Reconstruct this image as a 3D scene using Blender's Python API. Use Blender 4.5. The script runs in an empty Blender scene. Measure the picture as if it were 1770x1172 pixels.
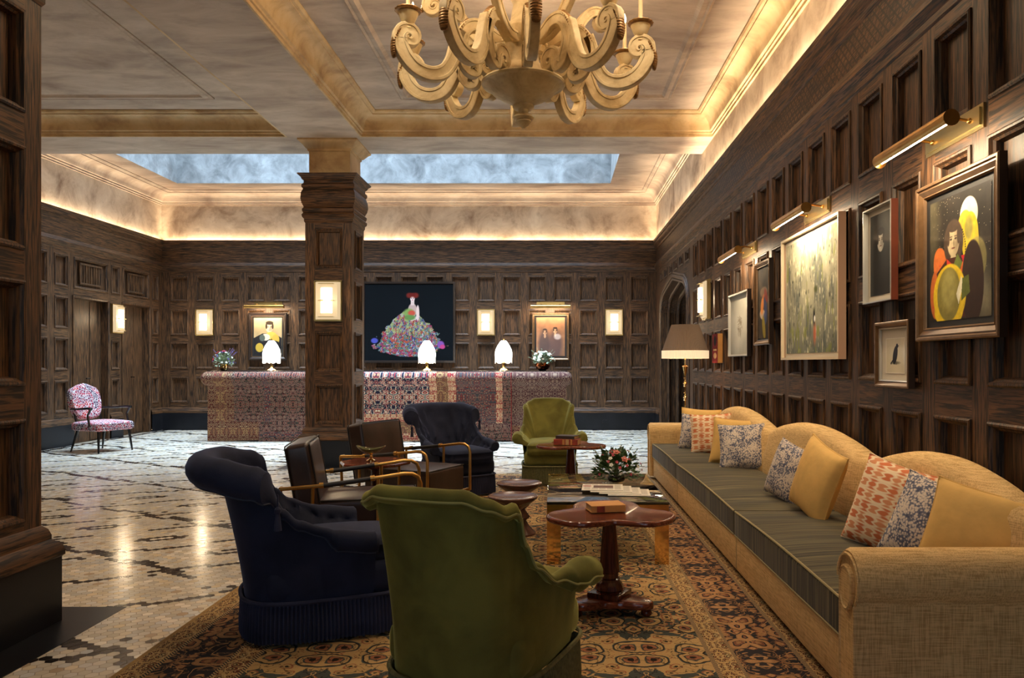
import bpy, bmesh, math, random
import numpy as np
from mathutils import Vector, Matrix
random.seed(7)
PI = math.pi
C = bpy.context.scene.collection
CHX, CHY = -.21, 5.2
SCONCES = []; PICS = []; DESKL = []
F = 1320.0; VX = 958.0; VY = 628.0; EYE = 1.24
XR = 1.9; XL = -7.3; YB = 14.2; YF = -3.4        # wall planes

# ------------------------------------------------------------------ helpers
class MB:
    def __init__(s): s.v = []; s.f = []; s.m = []
    def add(s, vs, fs, mi=0):
        b = len(s.v); s.v += [tuple(p) for p in vs]
        for f in fs: s.f.append([b + i for i in f]); s.m.append(mi)
    def quad(s, a, b, c, d, mi=0): s.add([a, b, c, d], [(0, 1, 2, 3)], mi)
    def box(s, x0, x1, y0, y1, z0, z1, mi=0):
        s.add([(x0,y0,z0),(x1,y0,z0),(x1,y1,z0),(x0,y1,z0),(x0,y0,z1),(x1,y0,z1),(x1,y1,z1),(x0,y1,z1)],
              [(3,2,1,0),(4,5,6,7),(0,1,5,4),(1,2,6,5),(2,3,7,6),(3,0,4,7)], mi)
    def rbox(s, x0, x1, y0, y1, z0, z1, b=.02, seg=3, mi=0, M=None, crown=0, sub=0):
        bm = bmesh.new(); bmesh.ops.create_cube(bm, size=1)
        for v in bm.verts: v.co = Vector(((x0+x1)/2+v.co.x*(x1-x0), (y0+y1)/2+v.co.y*(y1-y0), (z0+z1)/2+v.co.z*(z1-z0)))
        if sub:
            bmesh.ops.subdivide_edges(bm, edges=bm.edges[:], cuts=sub, use_grid_fill=True)
            es = [e for e in bm.edges if len(e.link_faces) == 2 and e.calc_face_angle(0) > .8]
        else: es = bm.edges[:]
        bmesh.ops.bevel(bm, geom=es, offset=b, segments=seg, profile=.5, affect='EDGES')
        if crown:
            for v in bm.verts:
                u = (v.co.x-(x0+x1)/2)/((x1-x0)/2); w = (v.co.y-(y0+y1)/2)/((y1-y0)/2)
                if v.co.z > (z0+z1)/2: v.co.z += crown*max(0, 1-u*u)*max(0, 1-w*w)
        if M: bm.transform(M)
        bm.verts.index_update()
        s.add([v.co[:] for v in bm.verts], [[v.index for v in f.verts] for f in bm.faces], mi); bm.free()
    def loft(s, rings, closed=True, cap0=False, cap1=False, mi=0):
        n = len(rings[0]); b = len(s.v)
        for r in rings: s.v += [tuple(p) for p in r]
        for i in range(len(rings)-1):
            for j in range(n if closed else n-1):
                k = (j+1) % n
                s.f.append([b+i*n+j, b+i*n+k, b+(i+1)*n+k, b+(i+1)*n+j]); s.m.append(mi)
        if cap0: s.f.append([b+j for j in range(n)][::-1]); s.m.append(mi)
        if cap1: s.f.append([b+(len(rings)-1)*n+j for j in range(n)]); s.m.append(mi)
    def lathe(s, prof, n=24, c=(0,0,0), mi=0, cap=True, fn=None):
        rings = []
        for r, z in prof:
            rings.append([(c[0]+(r if not fn else r*fn(2*PI*j/n, z))*math.cos(2*PI*j/n), c[1]+(r if not fn else r*fn(2*PI*j/n, z))*math.sin(2*PI*j/n), c[2]+z) for j in range(n)])
        s.loft(rings, True, cap, cap, mi)
    def tube(s, pts, r, n=8, mi=0, cap=True, closed=False):
        pts = [Vector(p) for p in pts]; m = len(pts); rings = []; up = None
        for i, p in enumerate(pts):
            a = pts[(i-1) % m] if (closed or i > 0) else p; c = pts[(i+1) % m] if (closed or i < m-1) else p
            t = (c-a); t = t.normalized() if t.length > 1e-9 else Vector((0,0,1))
            if up is None: up = Vector((0,0,1)) if abs(t.z) < .9 else Vector((1,0,0))
            sd = t.cross(up); sd = sd.normalized() if sd.length > 1e-6 else Vector((1,0,0))
            up = sd.cross(t).normalized()
            rr = r[i] if isinstance(r, (list, tuple)) else r
            rings.append([p+(sd*math.cos(2*PI*j/n)+up*math.sin(2*PI*j/n))*rr for j in range(n)])
        if closed: rings.append(rings[0])
        s.loft(rings, True, cap and not closed, cap and not closed, mi)
    def sphere(s, c, r, n=12, m=8, sc=(1,1,1), mi=0):
        rings = [[(c[0]+r*sc[0]*math.sin(PI*i/m)*math.cos(2*PI*j/n), c[1]+r*sc[1]*math.sin(PI*i/m)*math.sin(2*PI*j/n), c[2]-r*sc[2]*math.cos(PI*i/m)) for j in range(n)] for i in range(m+1)]
        s.loft(rings, True, False, False, mi)
    def mesh(s, name, mats, smooth=True, ang=38):
        me = bpy.data.meshes.new(name); me.from_pydata(s.v, [], s.f)
        if not isinstance(mats, (list, tuple)): mats = [mats]
        for m in mats: me.materials.append(m)
        if len(mats) > 1: me.polygons.foreach_set('material_index', s.m)
        bm = bmesh.new(); bm.from_mesh(me); bmesh.ops.remove_doubles(bm, verts=bm.verts[:], dist=1e-5)
        bmesh.ops.recalc_face_normals(bm, faces=bm.faces[:]); bm.to_mesh(me); bm.free()
        if smooth: me.shade_smooth(); me.set_sharp_from_angle(angle=math.radians(ang))
        me.update(); return me

def part(name, mb, mat, parent, label=None, smooth=True, ang=38, loc=None):
    me = mb.mesh(name, mat, smooth, ang) if isinstance(mb, MB) else mb
    o = bpy.data.objects.new(name, me); C.objects.link(o); o.parent = parent
    if loc: o.location = loc
    if label: o['label'] = label
    return o
def tag(o, label, cat, group=None, kind=None):
    o['label'] = label; o['category'] = cat
    if group: o['group'] = group
    if kind: o['kind'] = kind
    return o
def thing(name, label, cat, loc=(0,0,0), rz=0, group=None):
    o = bpy.data.objects.new(name, None); C.objects.link(o); o.empty_display_size = .1
    o.location = loc; o.rotation_euler = (0,0,rz); return tag(o, label, cat, group)
def single(name, mb, mat, label, cat, loc=(0,0,0), rz=0, group=None, kind=None, smooth=True, rot=None, ang=38):
    o = part(name, mb, mat, None, None, smooth, ang); o.location = loc; o.rotation_euler = rot if rot else (0,0,rz)
    return tag(o, label, cat, group, kind)
def struct(name, mb, mat, smooth=True, ang=30, parent=None):
    o = part(name, mb, mat, parent, None, smooth, ang)
    if not parent: o['kind'] = 'structure'
    return o
def copy_tree(o, parent=None):
    c = o.copy(); C.objects.link(c); c.parent = parent
    for ch in [x for x in bpy.data.objects if x.parent == o]: copy_tree(ch, c)
    return c
def dup(root, loc, rz, label, group=None):
    r = copy_tree(root); r.location = loc; r.rotation_euler = (0,0,rz); r['label'] = label
    if group: r['group'] = group
    return r
def P(px, py, d): return ((px-VX)*d/F, d, EYE-(py-VY)*d/F)
def lerp_tab(tab, x):
    x = min(max(x, tab[0][0]), tab[-1][0])
    for (a, va), (b, vb) in zip(tab, tab[1:]):
        if x <= b:
            t = (x-a)/(b-a); t = t*t*(3-2*t); return va+(vb-va)*t
    return tab[-1][1]

# ------------------------------------------------------------------ materials
def lin(c):
    return tuple(((x/255)/12.92 if x/255 <= .04045 else ((x/255+.055)/1.055)**2.4) for x in c)+(1,)
def newmat(name):
    m = bpy.data.materials.new(name); m.use_nodes = True; nt = m.node_tree; b = nt.nodes['Principled BSDF']
    return m, nt, b
def N(nt, t, **k):
    n = nt.nodes.new(t)
    for a, v in k.items():
        if a.startswith('i_'): n.inputs[a[2:].replace('_', ' ')].default_value = v
        else: setattr(n, a, v)
    return n
def L(nt, a, b): nt.links.new(a, b)
def coords(nt, scale=(1,1,1), kind='Object', rot=(0,0,0)):
    tc = N(nt, 'ShaderNodeTexCoord'); mp = N(nt, 'ShaderNodeMapping'); mp.inputs['Scale'].default_value = scale; mp.inputs['Rotation'].default_value = rot
    L(nt, tc.outputs[kind], mp.inputs[0]); return mp.outputs[0]
def noise(nt, vec, scale, detail=4, dist=0, rough=.5):
    n = N(nt, 'ShaderNodeTexNoise'); n.inputs['Scale'].default_value = scale; n.inputs['Detail'].default_value = detail
    n.inputs['Distortion'].default_value = dist; n.inputs['Roughness'].default_value = rough
    if vec is not None: L(nt, vec, n.inputs['Vector'])
    return n.outputs['Fac']
def ramp(nt, fac, stops, interp='LINEAR'):
    r = N(nt, 'ShaderNodeValToRGB'); cr = r.color_ramp; cr.interpolation = interp
    while len(cr.elements) < len(stops): cr.elements.new(.5)
    for e, (p, c) in zip(cr.elements, stops):
        e.position = p; e.color = c if len(c) == 4 else tuple(c)+(1,)
    if fac is not None: L(nt, fac, r.inputs[0])
    return r.outputs[0]
def mixc(nt, a, b, fac=.5, mode='MIX'):
    m = N(nt, 'ShaderNodeMix', data_type='RGBA', blend_type=mode)
    for val, idx in ((fac, 0), (a, 6), (b, 7)):
        if hasattr(val, 'is_output') or hasattr(val, 'links'): L(nt, val, m.inputs[idx])
        else: m.inputs[idx].default_value = val
    return m.outputs[2]
def mth(nt, op, a, b=None, c=None):
    m = N(nt, 'ShaderNodeMath', operation=op)
    for i, v in enumerate((a, b, c)):
        if v is None: continue
        if hasattr(v, 'links'): L(nt, v, m.inputs[i])
        else: m.inputs[i].default_value = v
    return m.outputs[0]
def bump(nt, b, h, strength=.3, dist=.01):
    n = N(nt, 'ShaderNodeBump'); n.inputs['Strength'].default_value = strength; n.inputs['Distance'].default_value = dist
    L(nt, h, n.inputs['Height']); L(nt, n.outputs[0], b.inputs['Normal'])
def simple(name, col, rough=.5, metal=0, var=0, vs=8, bmp=0, bs=60, **k):
    m, nt, b = newmat(name); b.inputs['Roughness'].default_value = rough; b.inputs['Metallic'].default_value = metal
    c = lin(col)
    v = coords(nt); f = noise(nt, v, vs, 4)
    if var:
        lo = tuple(x*(1-var) for x in c[:3]); hi = tuple(min(1, x*(1+var)) for x in c[:3])
        L(nt, ramp(nt, f, [(.3, lo), (.7, hi)]), b.inputs['Base Color'])
    else: b.inputs['Base Color'].default_value = c
    if bmp: bump(nt, b, noise(nt, v, bs, 3), bmp, .004)
    for kk, vv in k.items(): b.inputs[kk.replace('_', ' ')].default_value = vv
    return m
def wood(name, axis, dark=(20,13,9), mid=(74,50,33), light=(112,78,52), rough=.5, lattice=False, k=1.0):
    m, nt, b = newmat(name)
    s = [11, 11, 11]; s[axis] = .9; s2 = [95, 95, 95]; s2[axis] = 5
    v = coords(nt, s); v2 = coords(nt, s2)
    g = noise(nt, v, 1.6*k, 6, 1.6, .6); g2 = noise(nt, v2, 1.0*k, 3, .4, .6)
    w = N(nt, 'ShaderNodeTexWave', wave_type='BANDS', bands_direction='XYZ'[(axis+1) % 3] if False else 'DIAGONAL')
    w.inputs['Scale'].default_value = .8; w.inputs['Distortion'].default_value = 9; w.inputs['Detail'].default_value = 3; w.inputs['Detail Scale'].default_value = 1.2
    L(nt, v, w.inputs['Vector'])
    base = ramp(nt, g, [(.3, lin(mid)), (.72, lin(light))])
    c1 = mixc(nt, base, lin(dark), ramp(nt, g2, [(.45, (0,0,0)), (.58, (.92,.92,.92))]))
    c2 = mixc(nt, c1, lin(dark), mth(nt, 'MULTIPLY', ramp(nt, w.outputs['Fac'], [(.0, (1,1,1)), (.28, (0,0,0))]), .38))
    L(nt, c2, b.inputs['Base Color']); b.inputs['Roughness'].default_value = rough; b.inputs['Specular IOR Level'].default_value = .35 if rough > .3 else .5
    h = mth(nt, 'MULTIPLY', g2, -1)
    if lattice:
        tc = N(nt, 'ShaderNodeTexCoord'); sp = N(nt, 'ShaderNodeSeparateXYZ'); L(nt, tc.outputs['Object'], sp.inputs[0])
        hs = []
        for sg in (1, -1):
            t = mth(nt, 'ADD', sp.outputs[1], mth(nt, 'MULTIPLY', sp.outputs[2], sg*1.0))
            t = mth(nt, 'PINGPONG', mth(nt, 'MULTIPLY', t, 1/.075), .5)
            hs.append(mth(nt, 'LESS_THAN', t, .13))
        h = mth(nt, 'MULTIPLY', mth(nt, 'MAXIMUM', hs[0], hs[1]), -1.0)
        L(nt, mixc(nt, c2, lin((10,7,5)), mth(nt, 'MULTIPLY', mth(nt, 'MAXIMUM', hs[0], hs[1]), .8)), b.inputs['Base Color'])
        bump(nt, b, h, 1.0, .02)
    else: bump(nt, b, h, .25, .003)
    return m
def plaster(name, a, c, d, s=1.3, bands=(1,1,1)):
    m, nt, b = newmat(name)
    v = coords(nt, bands); f = noise(nt, v, s, 7, .5, .62); f2 = noise(nt, v, s*3.3, 5, .3, .6)
    c1 = ramp(nt, f, [(.3, lin(d)), (.5, lin(c)), (.68, lin(a))])
    c2 = mixc(nt, c1, lin(d), ramp(nt, f2, [(.55, (0,0,0)), (.75, (.45,.45,.45))]))
    L(nt, c2, b.inputs['Base Color']); b.inputs['Roughness'].default_value = .7
    bump(nt, b, f2, .08, .01)
    return m
def emis(name, col, st, base=(240,235,220)):
    m, nt, b = newmat(name); b.inputs['Base Color'].default_value = lin(base)
    b.inputs['Emission Color'].default_value = col+(1,) if len(col) == 3 else col; b.inputs['Emission Strength'].default_value = st
    return m
def carpet(name, bg, m1, m2, line, per=.5, vs=9.0, ls=11, off=0.0, fsel=.38, bgmix=None, wear=.35):
    """mirror-repeated floral carpet; takes metres from the UV map"""
    m, nt, b = newmat(name)
    tc = N(nt, 'ShaderNodeTexCoord'); sp = N(nt, 'ShaderNodeSeparateXYZ'); L(nt, tc.outputs['UV'], sp.inputs[0])
    x = mth(nt, 'PINGPONG', mth(nt, 'ADD', sp.outputs[0], off), per/2); y = mth(nt, 'PINGPONG', sp.outputs[1], per*.7)
    cb = N(nt, 'ShaderNodeCombineXYZ'); L(nt, x, cb.inputs[0]); L(nt, y, cb.inputs[1]); cb.inputs[2].default_value = off*7+.3
    q = cb.outputs[0]
    n1 = N(nt, 'ShaderNodeTexNoise'); n1.inputs['Scale'].default_value = 7; n1.inputs['Detail'].default_value = 2; L(nt, q, n1.inputs['Vector'])
    ms = N(nt, 'ShaderNodeVectorMath', operation='MULTIPLY_ADD'); L(nt, n1.outputs['Color'], ms.inputs[0]); ms.inputs[1].default_value = (.10,.10,0); L(nt, q, ms.inputs[2])
    qq = ms.outputs[0]
    vo = N(nt, 'ShaderNodeTexVoronoi', voronoi_dimensions='2D'); vo.inputs['Scale'].default_value = vs; L(nt, qq, vo.inputs['Vector']); vo.inputs['Randomness'].default_value = .8
    vo2 = N(nt, 'ShaderNodeTexVoronoi', voronoi_dimensions='2D'); vo2.inputs['Scale'].default_value = vs*3.1; L(nt, qq, vo2.inputs['Vector'])
    d = vo.outputs['Distance']; d2 = vo2.outputs['Distance']
    B, M1, M2, LN = lin(bg), lin(m1), lin(m2), lin(line)
    # medallions
    med = ramp(nt, d, [(0, LN), (.07, M2), (.15, B), (.19, M1), (.30, LN), (.335, B), (.37, B)], 'CONSTANT')
    medmask = ramp(nt, d, [(0, (1,1,1)), (.37, (0,0,0))], 'CONSTANT')
    # small flowers
    fl = ramp(nt, d2, [(0, LN), (.14, M1), (.30, M2), (.42, B), (.5, B)], 'CONSTANT')
    sel = N(nt, 'ShaderNodeSeparateColor'); L(nt, vo2.outputs['Color'], sel.inputs[0])
    flmask = mth(nt, 'MULTIPLY', mth(nt, 'LESS_THAN', d2, .42), mth(nt, 'GREATER_THAN', sel.outputs[0], fsel))
    fld = ramp(nt, noise(nt, q, 3.5, 2), [(.45, B), (.5, lin(bgmix) if bgmix else B)], 'CONSTANT')
    c = mixc(nt, fld, fl, flmask)
    # vines
    nv = noise(nt, qq, ls, 2, .8); vine = mth(nt, 'LESS_THAN', mth(nt, 'ABSOLUTE', mth(nt, 'SUBTRACT', nv, .5)), .018)
    c = mixc(nt, c, M1, vine)
    c = mixc(nt, c, med, medmask)
    nv2 = noise(nt, qq, ls*2.1, 2, .5); vine2 = mth(nt, 'LESS_THAN', mth(nt, 'ABSOLUTE', mth(nt, 'SUBTRACT', nv2, .47)), .016)
    c = mixc(nt, c, LN, mth(nt, 'MULTIPLY', vine2, .7))
    # knots and wear
    wv = N(nt, 'ShaderNodeTexCoord'); fk = noise(nt, wv.outputs['UV'], 260, 2)
    c = mixc(nt, c, (.02,.015,.012,1), ramp(nt, fk, [(.45, (0,0,0)), (.72, (wear,wear,wear))]))
    L(nt, c, b.inputs['Base Color']); b.inputs['Roughness'].default_value = .95; b.inputs['Specular IOR Level'].default_value = .15
    bump(nt, b, fk, .3, .003)
    return m
def plain_stripe(name, a, c, sc):
    m, nt, b = newmat(name); tc = N(nt, 'ShaderNodeTexCoord'); sp = N(nt, 'ShaderNodeSeparateXYZ'); L(nt, tc.outputs['UV'], sp.inputs[0])
    w = mth(nt, 'PINGPONG', mth(nt, 'MULTIPLY', mth(nt, 'ADD', sp.outputs[1], sp.outputs[0]), sc), .5)
    L(nt, mixc(nt, lin(a), lin(c), mth(nt, 'GREATER_THAN', w, .25)), b.inputs['Base Color']); b.inputs['Roughness'].default_value = .95
    return m
def velvet(name, col, edge, sheen=.6):
    m, nt, b = newmat(name); v = coords(nt); f = noise(nt, v, 5, 4, .4); f2 = noise(nt, v, 160, 2)
    c = lin(col); lo = tuple(x*.75 for x in c[:3]); hi = tuple(x*1.35 for x in c[:3])
    L(nt, ramp(nt, f, [(.35, lo), (.65, hi)]), b.inputs['Base Color'])
    b.inputs['Roughness'].default_value = .85; b.inputs['Sheen Weight'].default_value = sheen; b.inputs['Sheen Tint'].default_value = lin(edge); b.inputs['Sheen Roughness'].default_value = .35
    b.inputs['Specular IOR Level'].default_value = .2
    bump(nt, b, f2, .25, .002); return m
def weave(name, a, c, sc=260):
    m, nt, b = newmat(name); v1 = coords(nt, (sc, sc, 14)); v2 = coords(nt, (14, 14, sc))
    f = mth(nt, 'MULTIPLY', mth(nt, 'ADD', noise(nt, v1, 1, 2), noise(nt, v2, 1, 2)), .5)
    L(nt, ramp(nt, f, [(.38, lin(c)), (.58, lin(a))]), b.inputs['Base Color']); b.inputs['Roughness'].default_value = .9; b.inputs['Specular IOR Level'].default_value = .2
    bump(nt, b, f, .35, .003); return m
def stripe_velvet(name):
    m, nt, b = newmat(name); v = coords(nt, (2, 80, 2)); v2 = coords(nt, (1.2, 9, 1))
    f = noise(nt, v, 1, 3, .3); g = noise(nt, v2, 1, 2)
    c1 = ramp(nt, f, [(.40, lin((44,38,24))), (.60, lin((104,94,64)))])
    c2 = mixc(nt, c1, lin((52,50,40)), ramp(nt, g, [(.4, (0,0,0)), (.65, (.6,.6,.6))]))
    L(nt, c2, b.inputs['Base Color']); b.inputs['Roughness'].default_value = .8; b.inputs['Sheen Weight'].default_value = .1; b.inputs['Specular IOR Level'].default_value = .2
    bump(nt, b, f, .3, .004); return m
def ikat(name):
    m, nt, b = newmat(name); tc = N(nt, 'ShaderNodeTexCoord'); nz = N(nt, 'ShaderNodeTexNoise'); nz.inputs['Scale'].default_value = 30; nz.inputs['Detail'].default_value = 1
    mp = N(nt, 'ShaderNodeMapping'); mp.inputs['Scale'].default_value = (.25,1,1.8); L(nt, tc.outputs['Object'], mp.inputs[0]); L(nt, mp.outputs[0], nz.inputs['Vector'])
    sp = N(nt, 'ShaderNodeSeparateXYZ'); L(nt, tc.outputs['Object'], sp.inputs[0])
    x = mth(nt, 'ADD', sp.outputs[0], mth(nt, 'MULTIPLY', mth(nt, 'SUBTRACT', nz.outputs['Fac'], .5), .045)); z = sp.outputs[2]
    sx = mth(nt, 'SINE', mth(nt, 'MULTIPLY', x, 2*PI/.115)); sz = mth(nt, 'SINE', mth(nt, 'MULTIPLY', z, 2*PI/.105))
    p = mth(nt, 'MULTIPLY', sx, sz); q = mth(nt, 'ADD', p, mth(nt, 'MULTIPLY', mth(nt, 'SINE', mth(nt, 'MULTIPLY', z, 2*PI/.021)), .30))
    L(nt, ramp(nt, mth(nt, 'ADD', mth(nt, 'MULTIPLY', q, .5), .5), [(.22, lin((205,112,66))), (.36, lin((230,200,165))), (.62, lin((238,218,180))), (.80, lin((212,140,95)))]), b.inputs['Base Color'])
    b.inputs['Roughness'].default_value = .9; bump(nt, b, noise(nt, coords(nt), 300, 2), .2, .002); return m
def toile(name):
    m, nt, b = newmat(name); v = coords(nt); big = noise(nt, v, 13, 6, 1.2, .7); vo = N(nt, 'ShaderNodeTexVoronoi'); vo.inputs['Scale'].default_value = 95; L(nt, v, vo.inputs['Vector'])
    fine = mth(nt, 'ADD', mth(nt, 'MULTIPLY', vo.outputs['Distance'], .5), mth(nt, 'MULTIPLY', big, .9))
    L(nt, ramp(nt, fine, [(.56, lin((222,206,186))), (.68, lin((198,184,172))), (.76, lin((112,112,126))), (.95, lin((74,78,98)))]), b.inputs['Base Color'])
    b.inputs['Roughness'].default_value = .9; return m
def net_fabric(name):
    m, nt, b = newmat(name); v = coords(nt); vo = N(nt, 'ShaderNodeTexVoronoi', feature='DISTANCE_TO_EDGE'); vo.inputs['Scale'].default_value = 34; L(nt, v, vo.inputs['Vector'])
    f = noise(nt, v, 6, 2, .5); col = ramp(nt, f, [(.38, lin((60,24,60))), (.46, lin((170,20,50))), (.56, lin((90,50,80))), (.64, lin((180,40,40)))])
    L(nt, mixc(nt, lin((206,198,196)), col, ramp(nt, vo.outputs['Distance'], [(.05, (0,0,0)), (.09, (1,1,1))])), b.inputs['Base Color']); b.inputs['Roughness'].default_value = .85; return m
def painted(name, rough=.6, coat=0, spec=.5):
    m, nt, b = newmat(name); a = N(nt, 'ShaderNodeVertexColor', layer_name='Col'); L(nt, a.outputs['Color'], b.inputs['Base Color'])
    b.inputs['Roughness'].default_value = rough; b.inputs['Specular IOR Level'].default_value = spec; b.inputs['Coat Weight'].default_value = coat; b.inputs['Coat Roughness'].default_value = .05; return m

M = {}
WALLW = dict(dark=(21,14,9), mid=(74,50,31), light=(112,77,47))
M['wv'] = wood('oak_vertical', 2, **WALLW); M['wx'] = wood('oak_rail_x', 0, **WALLW); M['wy'] = wood('oak_rail_y', 1, **WALLW)
M['lattice'] = wood('oak_lattice', 1, **WALLW, lattice=True)
M['plaster'] = plaster('plaster_mottled', (222,208,188), (198,180,158), (140,116,96), 2.0)
M['ceil'] = plaster('plaster_ceiling', (202,184,166), (180,162,144), (146,126,112), 1.2, (1,2.2,1))
M['cove'] = plaster('plaster_cove', (214,190,150), (198,170,126), (150,118,82), 2.0)
M['shaft'] = plaster('plaster_shaft', (162,162,160), (132,132,130), (88,88,88), 2.8)
M['black'] = simple('black_stone', (24,24,27), .3, var=.35, vs=3, Specular_IOR_Level=.25)
M['capst'] = simple('cream_stone', (205,176,130), .5, var=.15, vs=4)
M['brass'] = simple('aged_brass', (196,150,82), .28, 1, var=.12, vs=9)
M['gold'] = simple('polished_brass', (228,188,124), .08, 1)
M['bronze'] = simple('brushed_bronze', (190,170,120), .3, 1, var=.1)
M['navy'] = velvet('navy_velvet', (32,36,54), (90,102,140), .7)
M['navyf'] = velvet('navy_fringe', (44,46,64), (90,98,130), .6)
M['green'] = velvet('olive_velvet', (108,103,48), (210,205,120), .8)
M['greenf'] = simple('olive_fringe', (112,108,66), .85, var=.3, vs=60)
M['pipe'] = simple('olive_piping', (150,146,84), .7)
M['npipe'] = simple('navy_piping', (38,44,64), .7)
M['leather'] = simple('brown_leather', (54,38,32), .34, var=.3, vs=7, bmp=.15, bs=140)
M['leather2'] = simple('wrap_leather', (30,24,22), .5)
M['mahog'] = wood('mahogany', 0, (84,36,20), (106,50,30), (128,64,40), .16, k=.8)
M['mahogz'] = wood('mahogany_turned', 2, (60,24,14), (82,34,20), (100,46,28), .2, k=.8)
M['walnut'] = simple('walnut_turned', (86,52,40), .25, var=.3, vs=12)
M['linen'] = weave('straw_linen', (226,190,132), (184,146,92))
M['seatv'] = stripe_velvet('striped_velvet'); M['seatp'] = simple('seat_piping', (150,136,96), .8)
M['ochre'] = simple('ochre_cotton', (218,174,98), .85, var=.08, vs=14, bmp=.6, bs=16)
M['ikat'] = ikat('ikat_print'); M['toile'] = toile('toile_print'); M['net'] = net_fabric('net_print')
M['ebony'] = simple('black_lacquer', (18,15,15), .25)
M['grout'] = simple('grout', (120,104,84), .8)
M['cream'] = plaster('chandelier_paint', (226,210,170), (208,188,146), (170,146,106), 6)
M['gilt'] = simple('worn_gilt', (140,104,60), .45, .6, var=.4, vs=30)
M['candle'] = simple('candle_wax', (240,224,180), .5)
M['flame'] = emis('candle_bulb', (1,.72,.38), 14)
M['sconceg'] = emis('lit_ribbed_glass', (1,.82,.56), 7)
M['sconcef'] = emis('ribbed_glass_edge', (1,.74,.42), .55, (74,62,44))
M['tubeg'] = emis('lit_tube', (1,.86,.62), 22)
M['lshade'] = emis('beaded_lamp_shade', (1,.93,.86), 2.6)
M['lfringe'] = emis('beaded_fringe', (1,.86,.68), 2.2)
M['pleat'] = simple('grey_brown_pleats', (132,112,96), .8)
M['fringe_l'] = emis('cream_fringe', (1,.82,.55), .45, (230,205,160))
M['paper'] = simple('paper', (222,214,200), .8); M['pagee'] = simple('page_edges', (196,160,110), .8, var=.1, vs=200)
M['tan'] = simple('tan_cloth', (196,138,72), .7, var=.1); M['redl'] = simple('red_calf', (150,60,36), .5, var=.4, vs=30); M['darkb'] = simple('dark_cloth', (60,46,40), .6)
M['fr_dark'] = simple('dark_frame', (38,27,22), .3); M['fr_bronze'] = simple('bronze_frame', (112,84,58), .32, .5, var=.2, vs=20)
M['fr_white'] = simple('pale_frame', (214,196,166), .5); M['fr_red'] = simple('cherry_frame', (92,40,22), .4, var=.2); M['fr_silver'] = simple('silver_edge', (200,196,188), .35, .7)
M['fr_pink'] = simple('maple_side', (196,156,126), .5)
M['art'] = painted('painted_canvas', .8, spec=.12); M['artg'] = painted('glazed_print', .6, .25, .2)
M['board'] = simple('mount_board', (206,196,178), .8); M['boardk'] = simple('black_mount', (22,19,18), .6); M['boardg'] = simple('grey_mount', (92,86,70), .7)
M['leaf'] = simple('leaf_green', (58,84,34), .5, var=.4, vs=30, Subsurface_Weight=.1); M['leafp'] = simple('leaf_pale', (128,140,110), .6, var=.3, vs=30)
M['pinkf'] = simple('pink_petal', (196,90,96), .6, var=.2, vs=40); M['rosef'] = simple('peach_petal', (222,140,120), .6); M['whitef'] = simple('white_petal', (236,232,214), .6); M['redf'] = simple('red_petal', (170,30,50), .6); M['purpf'] = simple('purple_petal', (96,80,130), .6); M['yelf'] = simple('yellow_centre', (190,170,60), .6)
M['copper'] = simple('copper_bowl', (150,84,48), .12, 1); M['glassd'] = simple('olive_glass', (120,120,80), .08, 0, Transmission_Weight=.6)
gm, gnt, gb = newmat('clear_glass'); gb.inputs['Base Color'].default_value = (.86,.93,.88,1); gb.inputs['Transmission Weight'].default_value = 1; gb.inputs['Roughness'].default_value = .0; gb.inputs['IOR'].default_value = 1.45; M['glass'] = gm
M['edge'] = simple('glass_edge_dark', (14,18,14), .1)
# ------------------------------------------------------------------ room shell
V = Vector
ROWS = [(.51, .985), (1.138, 1.62), (1.76, 2.235), (2.39, 2.86)]
PROF = [(0, 0), (.0, .008), (.008, .014), (.017, .012), (.024, -.004), (.034, -.012), (.041, -.042)]
def rect_loop(mb, Q, prof, fill=True, m_side=0, m_fill=0):
    """Q(u, z, h): point; prof list of (inset, height) on rect given by Q.u0.. """
    q, u0, u1, z0, z1 = Q
    lp = [[q(u0+i, z0+i, h), q(u1-i, z0+i, h), q(u1-i, z1-i, h), q(u0+i, z1-i, h)] for i, h in prof]
    mb.loft(lp, True, False, False, m_side)
    if fill: mb.add(lp[-1], [(0, 1, 2, 3)], m_fill)
def panel_grid(mb, P0, U, Nv, cols, L0, L1, zA=.33, zB=2.97, off=0, mr=1):
    """cols: (u0,u1,rows,zbottom). stiles run between the columns"""
    P0 = V(P0); U = V(U); Nv = V(Nv)
    q = lambda u, z, h: tuple(P0+U*u+V((0,0,z))+Nv*(h+off))
    u = L0; pz = zA
    for i, (a, b, rows, zb) in enumerate(cols+[(L1, L1, [], zA)]):
        zs = max(pz, zb) if (pz > zA and zb > zA) else zA
        if i == 0: zs = zA
        if a > u: mb.quad(q(u, zs, 0), q(a, zs, 0), q(a, zB, 0), q(u, zB, 0), 0)
        if i == len(cols): break
        z = zb
        for (c, d) in rows:
            mb.quad(q(a, z, 0), q(b, z, 0), q(b, c, 0), q(a, c, 0), mr)
            rect_loop(mb, (q, a, b, c, d), PROF, True, 0, 0); z = d
        mb.quad(q(a, z, 0), q(b, z, 0), q(b, zB, 0), q(a, zB, 0), mr)
        u = b; pz = zb
def sweep(mb, A, B, Nv, prof, mis=0):
    A = V(A); B = V(B); Nv = V(Nv)
    for i in range(len(prof)-1):
        (n0, z0), (n1, z1) = prof[i][:2], prof[i+1][:2]; mi = prof[i][2] if len(prof[i]) > 2 else mis
        mb.quad(tuple(A+Nv*n0+V((0,0,z0))), tuple(B+Nv*n0+V((0,0,z0))), tuple(B+Nv*n1+V((0,0,z1))), tuple(A+Nv*n1+V((0,0,z1))), mi)
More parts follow.
